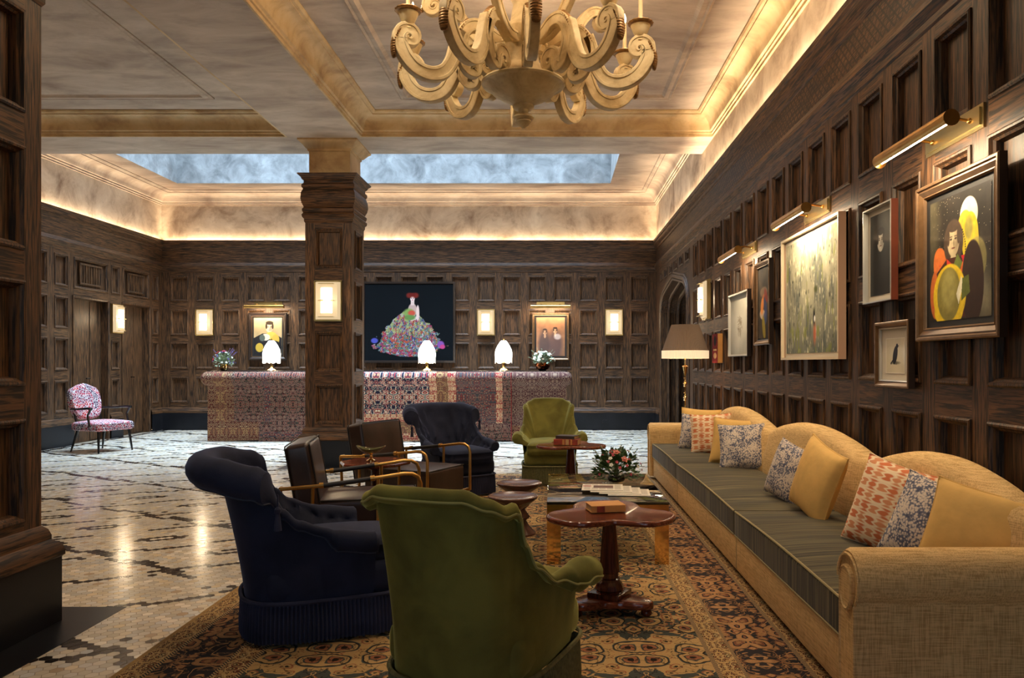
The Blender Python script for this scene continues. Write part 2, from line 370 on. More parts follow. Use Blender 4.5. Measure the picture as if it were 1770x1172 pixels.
CORN = [(0,2.93),(.012,2.94),(.012,2.975),(.03,3.0),(.045,3.02),(.045,3.05),(.03,3.07),(.02,3.10),(.012,3.11,2),(.012,3.33),(.025,3.345),(.025,3.375),(.045,3.40),(.055,3.43),(.055,3.46),(.065,3.47),(.065,3.52),(.045,3.52),(.045,3.46),(0,3.46)]
BASEP = [(.035,.0),(.035,.325),(.0,.325)]
BASEM = [(.037,.32),(.037,.36),(.025,.38),(.015,.41),(.0,.42)]
# right wall: U runs towards the camera (-Y), u = YB - y
pitch = .4715; colsR = []
k0 = 3.338
dlist = [k0+pitch*k for k in range(-14, 30)]        # far edges
for d in sorted(dlist, reverse=True):
    far, near = d, d-.335
    if far > YB-.05 or near < YF+.1: continue
    if near > 10.62 and far < 13.75: continue
    if (far > 13.75 and near < 13.75) or (far > 10.62 and near < 10.62): continue
    colsR.append((YB-far, YB-near, ROWS, .33))
# small panels above the arch
for i in range(6):
    c = 10.62+(i+.5)*(3.13/6); colsR.append((YB-c-.17, YB-c+.17, [(2.70, 2.86)], 2.64))
colsR.sort()
ARCH0, ARCH1 = 10.62, 13.75
wr = MB(); panel_grid(wr, (XR, YB, 0), (0,-1,0), (-1,0,0), colsR, 0, YB-YF)
def strip(a, b, z0, z1, mi=0): wr.quad((XR, a, z0), (XR, b, z0), (XR, b, z1), (XR, a, z1), mi)
# stile stretches beside the first/last arch panels reach the floor already; fill spandrel
d0, d1 = 10.84, 13.46
half = [(d0, .0), (d0, 2.12), (d0+.05, 2.24), (d0+.16, 2.34), (d0+.34, 2.41), (12.15, 2.56)]
arch = half+[(d0+d1-a, z) for a, z in half[-2::-1]]
acols = [c for c in colsR if c[3] > 1]
strip(YB-acols[0][0], d1, 0, 2.64); strip(d0, YB-acols[-1][1], 0, 2.64)
for (a, z), (b, w) in zip(arch[1:-1], arch[2:-1]):
    wr.quad((XR, a, z), (XR, b, w), (XR, b, 2.64), (XR, a, 2.64), 1)
for (a, z), (b, w) in zip(arch, arch[1:]):
    wr.quad((XR, a, z), (XR, b, w), (XR+.55, b, w), (XR+.55, a, z), 0)
wr.quad((XR, YF, 3.40), (XR, YB, 3.40), (XR, YB, 4.45), (XR, YF, 4.45), 2)
wr.box(XR+.07, XR+.12, YF, ARCH0, 0, 4.4, 0)
struct('wall_right', wr, [M['wv'], M['wy'], M['plaster']], smooth=False)
# arch mouldings
am = MB()
def off_arch(o, x):
    c = V((0, 12.15, 1.2)); out = []
    for i, (a, z) in enumerate(arch):
        nn = V((0, -1 if a < 12.15 else 1, 0)) if z < 2.2 else V((0, (a-12.15)*.28, 1)).normalized()
        out.append((x, a+nn.y*o, z+nn.z*o))
    return out
for o, x, r in ((.02, XR-.01, .022), (.07, XR-.012, .03), (.12, XR-.006, .018), (-.01, XR+.12, .03), (-.03, XR+.28, .04), (-.06, XR+.42, .03)):
    am.tube(off_arch(o, x), r, 8)
struct('trim_1', am, M['wv'])
# corridor behind the arch
co = MB(); x0, x1 = XR+.55, XR+2.9; y0, y1 = 10.0, 14.4
co.quad((x1,y0,0),(x1,y1,0),(x1,y1,3),(x1,y0,3)); co.quad((XR+.1,y1,0),(x1,y1,0),(x1,y1,3),(XR+.1,y1,3)); co.quad((XR+.1,y0,0),(x1,y0,0),(x1,y0,3),(XR+.1,y0,3))
co.quad((XR+.1,y0,3),(x1,y0,3),(x1,y1,3),(XR+.1,y1,3))
struct('wall_corridor', co, M['wv'])
cf = MB(); cf.quad((XR,y0,-.001),(x1,y0,-.001),(x1,y1,-.001),(XR,y1,-.001)); struct('floor_corridor', cf, M['black'])
# inner arch ring (second frame deeper in)
ia = MB()
inn = [(12.15+(a-12.15)*.80, z if z < .1 else z*.93) for a, z in arch]; xx = XR+.5
for (a, z), (b, w), (e, g), (f_, h) in zip(arch, arch[1:], inn, inn[1:]):
    ia.quad((xx, a, z), (xx, b, w), (xx, f_, h), (xx, e, g))
    ia.quad((xx, e, g), (xx, f_, h), (xx+.2, f_, h), (xx+.2, e, g))
struct('trim_2', ia, M['wv'])
# back wall: U runs +X from XL
colsB = []
for k in range(19):
    a = -7.135+.4753*k; colsB.append((a-XL, a-XL+.33, ROWS, .33))
wb = MB(); panel_grid(wb, (XL, YB, 0), (1,0,0), (0,-1,0), colsB, 0, XR-XL)
wb.quad((XL, YB, 3.40), (XR, YB, 3.40), (XR, YB, 4.45), (XL, YB, 4.45), 2)
wb.box(XL-.4, XR+3.1, YB+.25, YB+.30, 0, 4.5, 0)
struct('wall_back', wb, [M['wv'], M['wx'], M['plaster']], smooth=False)
# left wall: U runs +Y from YF
def row3(a, b): return (a-YF, b-YF, ROWS, .33)
colsL = [row3(11.15, 11.46), (11.60-YF, 12.49-YF, [(2.39, 2.86)], 2.24), row3(12.58, 12.83), (12.92-YF, 13.76-YF, [(2.39, 2.86)], 2.24), row3(13.86, 14.08)]
y = 10.99
while y-.335 > YF+.15: colsL.append(row3(y-.335, y)); y -= .4715
colsL.sort()
wl = MB(); panel_grid(wl, (XL, YF, 0), (0,1,0), (1,0,0), colsL, 0, YB-YF)
for a, b in ((11.60, 12.49), (12.92, 13.76)):
    for (c, d_) in ((a, 0), (b, 0)): wl.quad((XL, c, 0), (XL-.17, c, 0), (XL-.17, c, 2.24), (XL, c, 2.24), 0)
    wl.quad((XL, a, 2.24), (XL, b, 2.24), (XL-.17, b, 2.24), (XL-.17, a, 2.24), 1)
    # louvred panel above each door
    q = lambda u, z, h: (XL+h, u, z)
    rect_loop(wl, (q, a+.16, b-.16, 2.46, 2.79), [(0,-.024),(0,.0),(.02,.004),(.03,-.015)], True)
    n = 8
    for i in range(1, n): u = a+.19+(b-a-.38)*i/n; wl.box(XL-.015, XL-.002, u-.006, u+.006, 2.49, 2.76)
wl.quad((XL, YF, 3.40), (XL, YB, 3.40), (XL, YB, 4.45), (XL, YF, 4.45), 2)
wl.box(XL-.30, XL-.24, YF, YB+.3, 0, 4.5, 0)
struct('wall_left', wl, [M['wv'], M['wy'], M['plaster']], smooth=False)
for i, (a, b) in enumerate(((11.60, 12.49), (12.92, 13.76))):
    dm = MB(); dm.box(XL-.17, XL-.12, a, b, .005, 2.24); dm.box(XL-.12, XL-.112, b-.30, b-.02, .02, 2.22)
    do = struct('door_%d' % (i+1), dm, M['wv'])
    hm = MB(); hm.tube([(XL-.12, b-.36, 1.0), (XL-.07, b-.36, 1.0), (XL-.07, b-.46, 1.0)], .009); part('door_handle', hm, M['ebony'], do, 'dark lever handle')
    struct('trim_%d' % (i+6), (lambda t: (rect_loop(t, (lambda u, z, h: (XL+h, u, z), a-.035, b+.035, -.05, 2.275), [(0,0),(0,.015),(.02,.018),(.035,.005),(.035,0)], False), t)[1])(MB()), M['wv'])
# front wall (behind the camera) with three unseen window openings added for fill light
wf = MB(); added_wins = [(-6.2, -4.4), (-2.0, -.2), (.3, 1.5)]
xs = [XL]+[c for w in added_wins for c in w]+[XR]
for i in range(0, len(xs)-1):
    if i % 2 == 0: wf.box(xs[i], xs[i+1], YF-.2, YF, 0, 4.4)
    else: wf.box(xs[i], xs[i+1], YF-.2, YF, 0, .9); wf.box(xs[i], xs[i+1], YF-.2, YF, 3.3, 4.4)
struct('wall_front', wf, M['wv'])
for i, (a, b) in enumerate(added_wins):
    wm = MB(); wm.box(a, a+.06, YF-.12, YF-.06, .9, 3.3); wm.box(b-.06, b, YF-.12, YF-.06, .9, 3.3); wm.box(a, b, YF-.12, YF-.06, .9, .96); wm.box(a, b, YF-.12, YF-.06, 3.24, 3.3)
    wm.box((a+b)/2-.02, (a+b)/2+.02, YF-.11, YF-.07, .9, 3.3); wm.box(a, b, YF-.11, YF-.07, 2.3, 2.34)
    struct('window_%d' % (i+1), wm, M['ebony'])
# cornices and baseboards
def mat3(m2): return [M[m2], M[m2], M['lattice'] if m2 == 'wy' else M[m2]]
t = MB(); sweep(t, (XR, YF, 0), (XR, YB, 0), (-1,0,0), CORN); struct('trim_3', t, [M['wy'], M['wy'], M['lattice']])
t = MB(); sweep(t, (XL, YB, 0), (XR, YB, 0), (0,-1,0), CORN); struct('trim_4', t, [M['wx'], M['wx'], M['wx']])
t = MB(); sweep(t, (XL, YF, 0), (XL, YB, 0), (1,0,0), CORN); struct('trim_5', t, [M['wy'], M['wy'], M['wy']])
t = MB()
for a, b in ((YF, ARCH0+.05), (ARCH1-.12, YB)): sweep(t, (XR, a, 0), (XR, b, 0), (-1,0,0), BASEP, 0); sweep(t, (XR, a, 0), (XR, b, 0), (-1,0,0), BASEM, 1)
struct('baseboard_right', t, [M['black'], M['wy']])
t = MB(); sweep(t, (XL, YB, 0), (XR, YB, 0), (0,-1,0), BASEP, 0); sweep(t, (XL, YB, 0), (XR, YB, 0), (0,-1,0), BASEM, 1)
t.box(-.05+.95, -.05+1.03, YB-.042, YB-.034, .13, .19, 0)
struct('baseboard_back', t, [M['black'], M['wx']])
t = MB()
for a, b in ((YF, 11.56), (12.53, 12.88), (13.80, YB)): sweep(t, (XL, a, 0), (XL, b, 0), (1,0,0), BASEP, 0); sweep(t, (XL, a, 0), (XL, b, 0), (1,0,0), BASEM, 1)
struct('baseboard_left', t, [M['black'], M['wy']])

# ceiling
ce = MB()
def arc(c0, c1, n=6):
    (i0, z0), (i1, z1) = c0, c1          # concave quarter from lower wall side to upper ceiling side
    return [(i0+(i1-i0)*(1-math.cos(a)), z0+(z1-z0)*math.sin(a)) for a in [PI/2*k/n for k in range(n+1)]]
def coffer(x0, x1, y0, y1, prof, mis):
    lp = [[(x0+i, y0+i, z), (x1-i, y0+i, z), (x1-i, y1-i, z), (x0+i, y1-i, z)] for i, z in prof]
    for k in range(len(lp)-1): ce.loft([lp[k], lp[k+1]], True, mi=1 if prof[k][1] < mis and prof[k][0] < .5 else 0)
    return lp[-1]
NP = [(0,3.935),(.02,3.935),(.02,3.965),(.035,3.97),(.035,3.99),(.055,4.0),(.06,4.02)]+arc((.06,4.02),(.19,4.145))+[(.19,4.155),(.215,4.16),(.23,4.175),(.23,4.19)]
FRM = [(.60,4.19),(.60,4.178),(.62,4.165),(.64,4.175),(.66,4.165),(.69,4.165),(.70,4.178),(.72,4.19)]
for (x0, x1) in ((-2.31, XR), (XL, -3.18)):
    for (y0, y1) in ((3.69, 9.10), (YF, 2.96)):
        lp = coffer(x0, x1, y0, y1, NP+FRM, 4.18); ce.add(lp, [(0,1,2,3)], 0)
SF = 3.935
ce.quad((XL, 9.10, SF), (XR, 9.10, SF), (XR, 9.83, SF), (XL, 9.83, SF)); ce.quad((XL, 2.96, SF), (XR, 2.96, SF), (XR, 3.69, SF), (XL, 3.69, SF))
ce.quad((-3.18, 3.69, SF), (-2.31, 3.69, SF), (-2.31, 9.1, SF), (-3.18, 9.1, SF)); ce.quad((-3.18, YF, SF), (-2.31, YF, SF), (-2.31, 2.96, SF), (-3.18, 2.96, SF))
ce.quad((XL, 9.83, SF), (XR, 9.83, SF), (XR, 9.83, 4.17), (XL, 9.83, 4.17))
FP = [(0,4.17),(.02,4.17),(.02,4.195),(.04,4.20),(.04,4.225),(.06,4.23),(.07,4.25)]+arc((.07,4.25),(.24,4.36))+[(.24,4.37),(.27,4.375),(.30,4.39),(.30,4.40)]
coffer(XL, XR, 9.83, YB, FP, 3)
SX0, SX1, SY0, SY1 = -6.62, .985, 10.6, 13.4; ZC = 4.40; a, b, c, d = XL+.30, XR-.30, 9.83+.30, YB-.30
for (p, q_, r, s_) in ((a, b, c, SY0), (a, b, SY1, d), (a, SX0, SY0, SY1), (SX1, b, SY0, SY1)): ce.quad((p, r, ZC), (q_, r, ZC), (q_, s_, ZC), (p, s_, ZC), 0)
ce.loft([[(SX0,SY0,z),(SX1,SY0,z),(SX1,SY1,z),(SX0,SY1,z)] for z in (ZC, 6.2)], True, mi=2)
# outer roof above so that the sky only enters through the skylight
for (p, q_, r, s_) in ((XL-.4, XR+3.2, YF-.3, SY0-.03), (XL-.4, XR+3.2, SY1+.03, YB+.4), (XL-.4, SX0-.03, SY0-.03, SY1+.03), (SX1+.03, XR+3.2, SY0-.03, SY1+.03)): ce.box(p, q_, r, s_, 4.46, 4.52, 0)
struct('ceiling', ce, [M['ceil'], M['cove'], M['shaft']])
wk = MB(); n = 6
for i in range(n+1): x = SX0+(SX1-SX0)*i/n; wk.box(x-.02, x+.02, SY0, SY1, 6.12, 6.18)
for yy in (SY0, (SY0+SY1)/2, SY1): wk.box(SX0, SX1, yy-.02, yy+.02, 6.12, 6.18)
struct('window_4', wk, M['ebony'])

# ------------------------------------------------------------------ floor mosaic
R = .0285
def build_floor():
    qs = []; q0, q1 = int(XL/(1.5*R))-1, int((XR)/(1.5*R))+1
    s3 = math.sqrt(3)
    Q, Rr = [], []
    for q in range(q0, q1+1):
        r0 = int(math.floor((1.9/(s3*R))-q/2)); r1 = int(math.ceil((YB/(s3*R))-q/2))
        rr = np.arange(r0, r1+1); Q.append(np.full(rr.shape, q)); Rr.append(rr)
    Q = np.concatenate(Q); Rr = np.concatenate(Rr); cx = 1.5*R*Q; cy = s3*R*(Rr+Q/2)
    keep = (cx > XL+R) & (cx < XR-R) & (cy > 1.9) & (cy < YB-R*.8); Q = Q[keep]; Rr = Rr[keep]; cx = cx[keep]; cy = cy[keep]
    rng = np.random.RandomState(3)
    S = Q+Rr
    PA, PB = 15, 22
    ra = Rr % PA; sb = S % PB
    wig = ((Q//7) % 2)
    hA = ((Rr//PA)*7+(Q//23)*13) % 9
    dark = ((Rr+wig) % PA == 0) & (hA != 2)
    hB = ((S//PB)*5+(Q//17)*11) % 7
    w2 = ((Q//6) % 2)
    dark |= (((S+w2) % PB == 0) | (((S+w2) % PB == 1) & (Q % 9 < 6))) & (hB != 3)
    # lozenge rings in the middle of the fields
    u = ((Rr % PA)-7); v = ((S % PB)-11)
    ring = ((abs(u) == 1) & (abs(v) <= 2)) | ((u == 0) & ((abs(v) == 3) | (abs(v) == 2)))
    hh = ((Rr//PA)*3+(S//PB)*5) % 3
    dark |= ring & (hh != 1)
    u2 = (Rr % PA); v2 = (S % PB)
    dark |= ((u2 == 2) & (v2 == 3)) | ((u2 == 13) & (v2 == 19)) | ((u2 == 3) & (v2 == 19))
    dark |= (cx < XL+.16) & (cx > XL+.06)
    dark &= ~((rng.rand(len(Q)) < .03))
    n = len(Q); ang = np.arange(6)*PI/3; g = .955
    vx = cx[:, None]+R*g*np.cos(ang); vy = cy[:, None]+R*g*np.sin(ang)
    co_ = np.zeros((n*6+4, 3), np.float32); co_[:n*6, 0] = vx.ravel(); co_[:n*6, 1] = vy.ravel(); co_[:n*6, 2] = 0
    x0, x1, y0, y1 = XL-.3, XR+.1, YF-.1, YB+.1
    co_[n*6:] = [(x0,y0,-.002),(x1,y0,-.002),(x1,y1,-.002),(x0,y1,-.002)]
    base = np.array([lin((218,206,186))[:3]]); val = .80+.28*rng.rand(n, 1)
    col = base*val*(1+np.array([[.05,0,-.1]])*rng.randn(n, 1)*.8)
    br = rng.rand(n) < .03; col[br] = lin((190,166,138))[:3]
    wh = rng.rand(n) < .06; col[wh] = lin((242,230,210))[:3]
    col[dark] = np.array(lin((38,30,26))[:3])*(.7+.8*rng.rand(dark.sum(), 1))
    me = bpy.data.meshes.new('floor'); me.vertices.add(len(co_)); me.vertices.foreach_set('co', co_.ravel())
    me.loops.add(n*6+4); me.loops.foreach_set('vertex_index', np.arange(n*6+4, dtype=np.int32))
    me.polygons.add(n+1); ls = np.concatenate([np.arange(n)*6, [n*6]]).astype(np.int32); me.polygons.foreach_set('loop_start', ls)
    mi = np.zeros(n+1, np.int32); mi[-1] = 1; me.polygons.foreach_set('material_index', mi)
    me.update(calc_edges=True); me.validate()
    a = me.color_attributes.new('Col', 'FLOAT_COLOR', 'POINT'); cc = np.ones((n*6+4, 4), np.float32); cc[:n*6, :3] = np.repeat(col, 6, axis=0); a.data.foreach_set('color', cc.ravel())
    tm = painted('stone_mosaic', .17); nt = tm.node_tree; b = nt.nodes['Principled BSDF']; b.inputs['Specular IOR Level'].default_value = .6
    nz = noise(nt, coords(nt), 25, 3); L(nt, ramp(nt, nz, [(.3, (.10,.10,.10)), (.7, (.24,.24,.24))]), b.inputs['Roughness'])
    me.materials.append(tm); me.materials.append(M['grout'])
    o = bpy.data.objects.new('floor', me); C.objects.link(o); o['kind'] = 'structure'
build_floor()

# ------------------------------------------------------------------ columns
def sq(mb, x0, x1, y0, y1, prof, mi=0, cap=False):
    for (o, z), (p, w) in zip(prof, prof[1:]):
        A = [(x0-o, y0-o, z), (x1+o, y0-o, z), (x1+o, y1+o, z), (x0-o, y1+o, z)]; B = [(x0-p, y0-p, w), (x1+p, y0-p, w), (x1+p, y1+p, w), (x0-p, y1+p, w)]
        for k in range(4): j = (k+1) % 4; mb.quad(A[k], A[j], B[j], B[k], k % 2)
def column(x0, y0, label):
    w = .565; x1, y1 = x0+w, y0+w
    r = thing('panelled_column', label, 'column', (x0+w/2, y0+w/2, 0), 0)
    def lo(x): return x
    sh = MB(); u0 = (w-.33)/2
    for P0, U, Nv in (((x0,y0,0),(1,0,0),(0,-1,0)), ((x1,y0,0),(0,1,0),(1,0,0)), ((x1,y1,0),(-1,0,0),(0,1,0)), ((x0,y1,0),(0,-1,0),(-1,0,0))):
        panel_grid(sh, P0, U, Nv, [(u0, u0+.33, ROWS, .33)], 0, w, mr=1 if U[0] else 2)
    ca = MB(); sq(ca, x0, x1, y0, y1, [(0,2.93),(.012,2.95),(.012,2.98),(.03,3.0),(.035,3.03),(.018,3.05),(.03,3.075),(.03,3.10),(.012,3.12),(.035,3.17),(.045,3.22),(.04,3.29),(.02,3.34),(.035,3.36),(.035,3.39),(.015,3.41),(.015,3.44),(.03,3.45),(.045,3.48),(.075,3.505),(.075,3.52),(-.05,3.52)])
    bs = MB(); sq(bs, x0, x1, y0, y1, [(0,.47),(.02,.45),(.03,.42),(.03,.40),(.06,.37),(.07,.34),(.07,.32),(.06,.31)])
    pl = MB(); sq(pl, x0, x1, y0, y1, [(.06,0),(.06,.33),(0,.33)])
    nk = MB(); sq(nk, x0, x1, y0, y1, [(-.035,3.52),(-.035,3.80),(-.02,3.81),(-.02,3.83),(.0,3.84),(.05,3.90),(.075,3.915),(.075,3.94)])
    for nm, mb, mt in (('shaft', sh, [M['wv'], M['wx'], M['wy']]), ('capital', ca, [M['wx'], M['wy']]), ('base_moulding', bs, [M['wx'], M['wy']]), ('stone_plinth', pl, [M['black']]*2), ('plaster_neck', nk, [M['cove']]*2)):
        o = part(nm, mb, mt, r, smooth=(nm != 'shaft')); o.matrix_parent_inverse = Matrix.Translation(r.location).inverted()
    sl = MB(); sl.box(x0-.26, x1+.26, y0-.26, y1+.26, -.001, .0015); return sl
s1 = column(-2.435-.565, 9.20, 'dark oak column standing in the middle of the lobby before the carpeted desk')
s2 = column(-2.435-.565, 3.06, 'dark oak column at the left edge of the view, closest to the camera')
struct('trim_8', s1, M['black']); struct('trim_9', s2, M['black'])
# ------------------------------------------------------------------ rugs
def uvify(me, fn):
    uv = me.uv_layers.new(name='UVMap')
    for l in me.loops: uv.data[l.index].uv = fn(me.vertices[l.vertex_index].co)
RC = dict(gold=(180,146,96), rust=(150,96,64), dark=(34,34,38), cream=(202,176,126), teal=(70,74,68))
c_field = carpet('rug_field', RC['teal'], RC['gold'], RC['rust'], (30,24,20), per=.66, vs=5.2, ls=7.5, bgmix=RC['gold'])
c_main = carpet('rug_main_border', RC['dark'], (166,124,82), (120,76,54), (150,112,74), per=.5, vs=5.6, ls=7, off=.1, bgmix=(44,40,42), fsel=.55)
c_guard = carpet('rug_guard', RC['gold'], (96,52,34), (52,46,36), RC['cream'], per=.17, vs=16, ls=18, off=.2)
c_line = plain_stripe('rug_line', (36,32,28), (168,136,90), 60); c_edge = simple('rug_edge', (150,116,66), .95, var=.15, vs=40, bmp=.2)
def make_rug(x0, x1, y0, y1):
    mb = MB(); z = .011
    prof = [(0,.001,0),(0,z,0),(.022,z,0),(.022,z,1),(.115,z,1),(.115,z,2),(.135,z,2),(.135,z,3),(.385,z,3),(.385,z,2),(.40,z,2),(.40,z,1),(.485,z,1),(.485,z,2),(.505,z,2),(.505,z,4)]
    mats = [c_edge, c_guard, c_line, c_main, c_field]
    lp = [[(x0+i, y0+i, h), (x1-i, y0+i, h), (x1-i, y1-i, h), (x0+i, y1-i, h)] for i, h, m in prof]
    for k in range(len(lp)-1):
        if prof[k][0] != prof[k+1][0] or k == 0: mb.loft([lp[k], lp[k+1]], True, mi=prof[k][2])
    mb.add(lp[-1], [(0,1,2,3)], 4)
    me = mb.mesh('area_rug', mats, False); uvify(me, lambda c: (c.x+.295, c.y))
    o = part('area_rug', me, None, None); tag(o, 'large ornate floral area rug in gold, rust and black under the seating group', 'rug')
make_rug(-1.74, 1.15, 1.0, 8.5)

# ------------------------------------------------------------------ tufted and plain armchairs (local: faces +x)
def shell(tab_h, tab_lean, tab_r, th=.09, tuft=False, nS=144, zb=.19, W=.265, A=.31, roll_out=.5, front=.19):
    def base(s):
        a = abs(s); sg = 1 if s >= 0 else -1
        if a < .6:
            ph = a/.6*PI/2; e = .72
            x = -.03-A*max(math.cos(ph), 0)**e; y = W*math.sin(ph)**e
        else:
            t = (a-.6)/.4; x = -.03+(front+.03)*t; y = W*(1-.03*t)
        return V((x, sg*y, 0))
    rings = []; tops = []; outs = []
    for i in range(nS+1):
        s = -1+2*i/nS; a = abs(s)
        p = base(s); t = (base(min(1, s+.01))-base(max(-1, s-.01))).normalized(); nrm = V((t.y, -t.x, 0))
        if nrm.dot(p-V((.05,0,0))) < 0: nrm = -nrm
        h = lerp_tab(tab_h, a); ln = lerp_tab(tab_lean, a); r = lerp_tab(tab_r, a)
        sec = []
        for k in range(9):
            z = zb+(h-1.6*r-zb)*k/8; sec.append((ln*((z-zb)/(h-zb))**1.25, z))
        cx = ln+r*roll_out; cz = h-r
        for k in range(11):
            ang = -PI*.35+(PI*1.35)*k/10
            sec.append((cx+r*math.cos(ang), cz+r*math.sin(ang)))
        xin = cx-r
        for k in range(1, 11):
            z = (h-r)+(.34-(h-r))*k/10; f = k/10
            o = xin*(1-f)**1.1+(-th)*(1-(1-f)**1.6)
            if tuft and 0 < k < 10:
                u = i/nS*14; v = (z)*9; du = abs(((u+(round(v) % 2)*.5) % 1)-.5)*2; dv = abs((v % 1)-.5)*2
                o += .020*(1-max(0, (du*dv))) - .03*math.exp(-((1-du)**2+(dv)**2)*6)
            sec.append((o, z))
        rings.append([tuple(p+nrm*o+V((0,0,z))) for o, z in sec])
        tops.append(rings[-1][14]); outs.append(rings[-1][9])
    mb = MB(); mb.loft(rings, False)
    for rg, rev in ((rings[0], 1), (rings[-1], 0)):
        n = len(rg)
        c = V((0,0,0))
        for q in rg: c += V(q)
        c /= n; b = len(mb.v); fx = .012
        inner = [tuple(V(q).lerp(c, .12)+V((fx,0,0))) for q in rg]
        mb.loft([rg, inner], False); mb.add([tuple(c+V((fx,0,0)))]+inner, [(0, j, j+1) for j in range(1, n)])
    return mb, rings
def fringe(x0, x1, w, ztop, mat, parent, nm='fringe_skirt', rip=125):
    mb = MB(); n = rip*4; e = .34; cx = (x0+x1)/2; a = (x1-x0)/2
    raw = []
    for j in range(2000):
        t = 2*PI*j/2000; c, s = math.cos(t), math.sin(t)
        if c < 0: raw.append((-.03-(-.03-x0)*abs(c)**.72, math.copysign(w*abs(s)**.72, s)))
        else: raw.append((-.03+(x1+.03)*c**.3, math.copysign(w*abs(s)**.3, s)))
    raw.append(raw[0]); cum = [0]
    for p, q in zip(raw, raw[1:]): cum.append(cum[-1]+math.hypot(q[0]-p[0], q[1]-p[1]))
    rs = []; i = 0
    for j in range(n):
        d = cum[-1]*j/n
        while cum[i+1] < d: i += 1
        f = (d-cum[i])/(cum[i+1]-cum[i]+1e-12); rs.append((raw[i][0]*(1-f)+raw[i+1][0]*f, raw[i][1]*(1-f)+raw[i+1][1]*f))
    def pt(t, k, z):
        j = int(round(t/(2*PI)*n)) % n; x, y = rs[j]; l = math.hypot(x+.03, y)
        return (x+k*(x+.03)/l, y+k*y/l, z)
    rings = []
    rnd = random.Random(3)
    lens = [rnd.uniform(0, .006) for _ in range(n)]
    for k0, z in ((.0, .014), (.001, .06), (-.002, .12), (-.004, ztop-.035), (-.004, ztop-.018)):
        rings.append([pt(2*PI*j/n, k0+(.008 if j % 4 in (0, 1) else -.005)*(1 if z < ztop-.03 else .4)+.003*math.sin(j*.11), z+(lens[j] if z < .02 else 0)) for j in range(n)])
    mb.loft(rings, True)
    o = part(nm, mb, mat, parent, 'long tasselled fringe')
    b2 = MB(); pts = [pt(2*PI*j/90, .004, ztop-.008) for j in range(90)]
    b2.tube(pts, .009, 6, closed=True); part('braid', b2, mat, o)
def armchair(name, label, group, loc, rz, kind):
    r = thing(name, label, 'armchair', loc, rz, group)
    if kind == 'navy':
        mat, fm, pm = M['navy'], M['navyf'], M['npipe']
        mb, rings = shell([(0,.835),(.22,.83),(.36,.80),(.405,.775),(.425,.66),(.46,.61),(.53,.555),(.62,.515),(.7,.505),(1,.485)],
            [(0,.13),(.25,.115),(.38,.08),(.45,.045),(.6,.02),(1,.03)], [(0,.070),(.34,.072),(.405,.070),(.422,.022),(.6,.022),(.68,.042),(.70,.048),(1,.048)], tuft=True, roll_out=.6)
    else:
        mat, fm, pm = M['green'], M['greenf'], M['pipe']
        mb, rings = shell([(0,.85),(.12,.845),(.20,.815),(.27,.785),(.31,.79),(.345,.765),(.39,.66),(.47,.575),(.58,.51),(.70,.515),(.85,.53),(1,.515)],
            [(0,.12),(.20,.09),(.31,.04),(.36,.015),(.45,.005),(.6,.02),(1,.04)], [(0,.03),(.33,.026),(.38,.016),(.58,.02),(.68,.045),(.78,.056),(1,.056)], th=.10, roll_out=.6)
    part('upholstered_shell', mb, mat, r)
    pi = MB(); m = len(rings); lo, hi = 0, m-1
    pi.tube([rg[11 if kind == 'green' else 9] for rg in rings[lo:hi+1]], .0045, 6); part('piping', pi, pm, r)
    if kind == 'green':
        ip = MB(); cols = []
        for i in range(13, 60):       # soft inner pad filling the back
            cols.append(i)
    sb = MB(); sb.rbox(-.26, .315, -.26, .26, .185, .34, .05, 3); part('seat_base', sb, mat, r)
    sc = MB(); sc.rbox(-.24, .345, -.235, .235, .29, .425, .055, 4, crown=.03, sub=5); part('seat_cushion', sc, mat, r)
    fringe(-.352, .335, .279, .20, fm, r)
    if kind == 'navy':
        for s in (-1, 1):
            tb = MB(); rg = rings[int((1+s*.43)*72)]; p = V(rg[11]); tb.lathe([(.003,.05),(.004,.0),(.013,-.01),(.013,-.025),(.009,-.03),(.016,-.10),(.0,-.10)], 10, (p.x+.01, p.y+s*.03, p.z+.0))
            part('tassel', tb, fm, r, 'hanging dark tassel')
    return r
armchair('tufted_armchair', 'dark navy velvet armchair seen from its side in the left foreground', 'navy velvet tufted armchairs', (-1.095, 3.60, .012), math.radians(23), 'navy')
armchair('tufted_armchair', 'dark navy velvet armchair with a button tufted back, before the carpeted desk', 'navy velvet tufted armchairs', (-.935, 7.28, .012), math.radians(-56), 'navy')
armchair('velvet_armchair', 'olive green velvet armchair seen from behind, closest to the camera', 'olive velvet armchairs', (-.25, 2.78, .012), math.radians(68), 'green')
armchair('velvet_armchair', 'olive green velvet armchair facing the camera at the far end of the rug', 'olive velvet armchairs', (-.05, 7.98, .012), math.radians(-88), 'green')

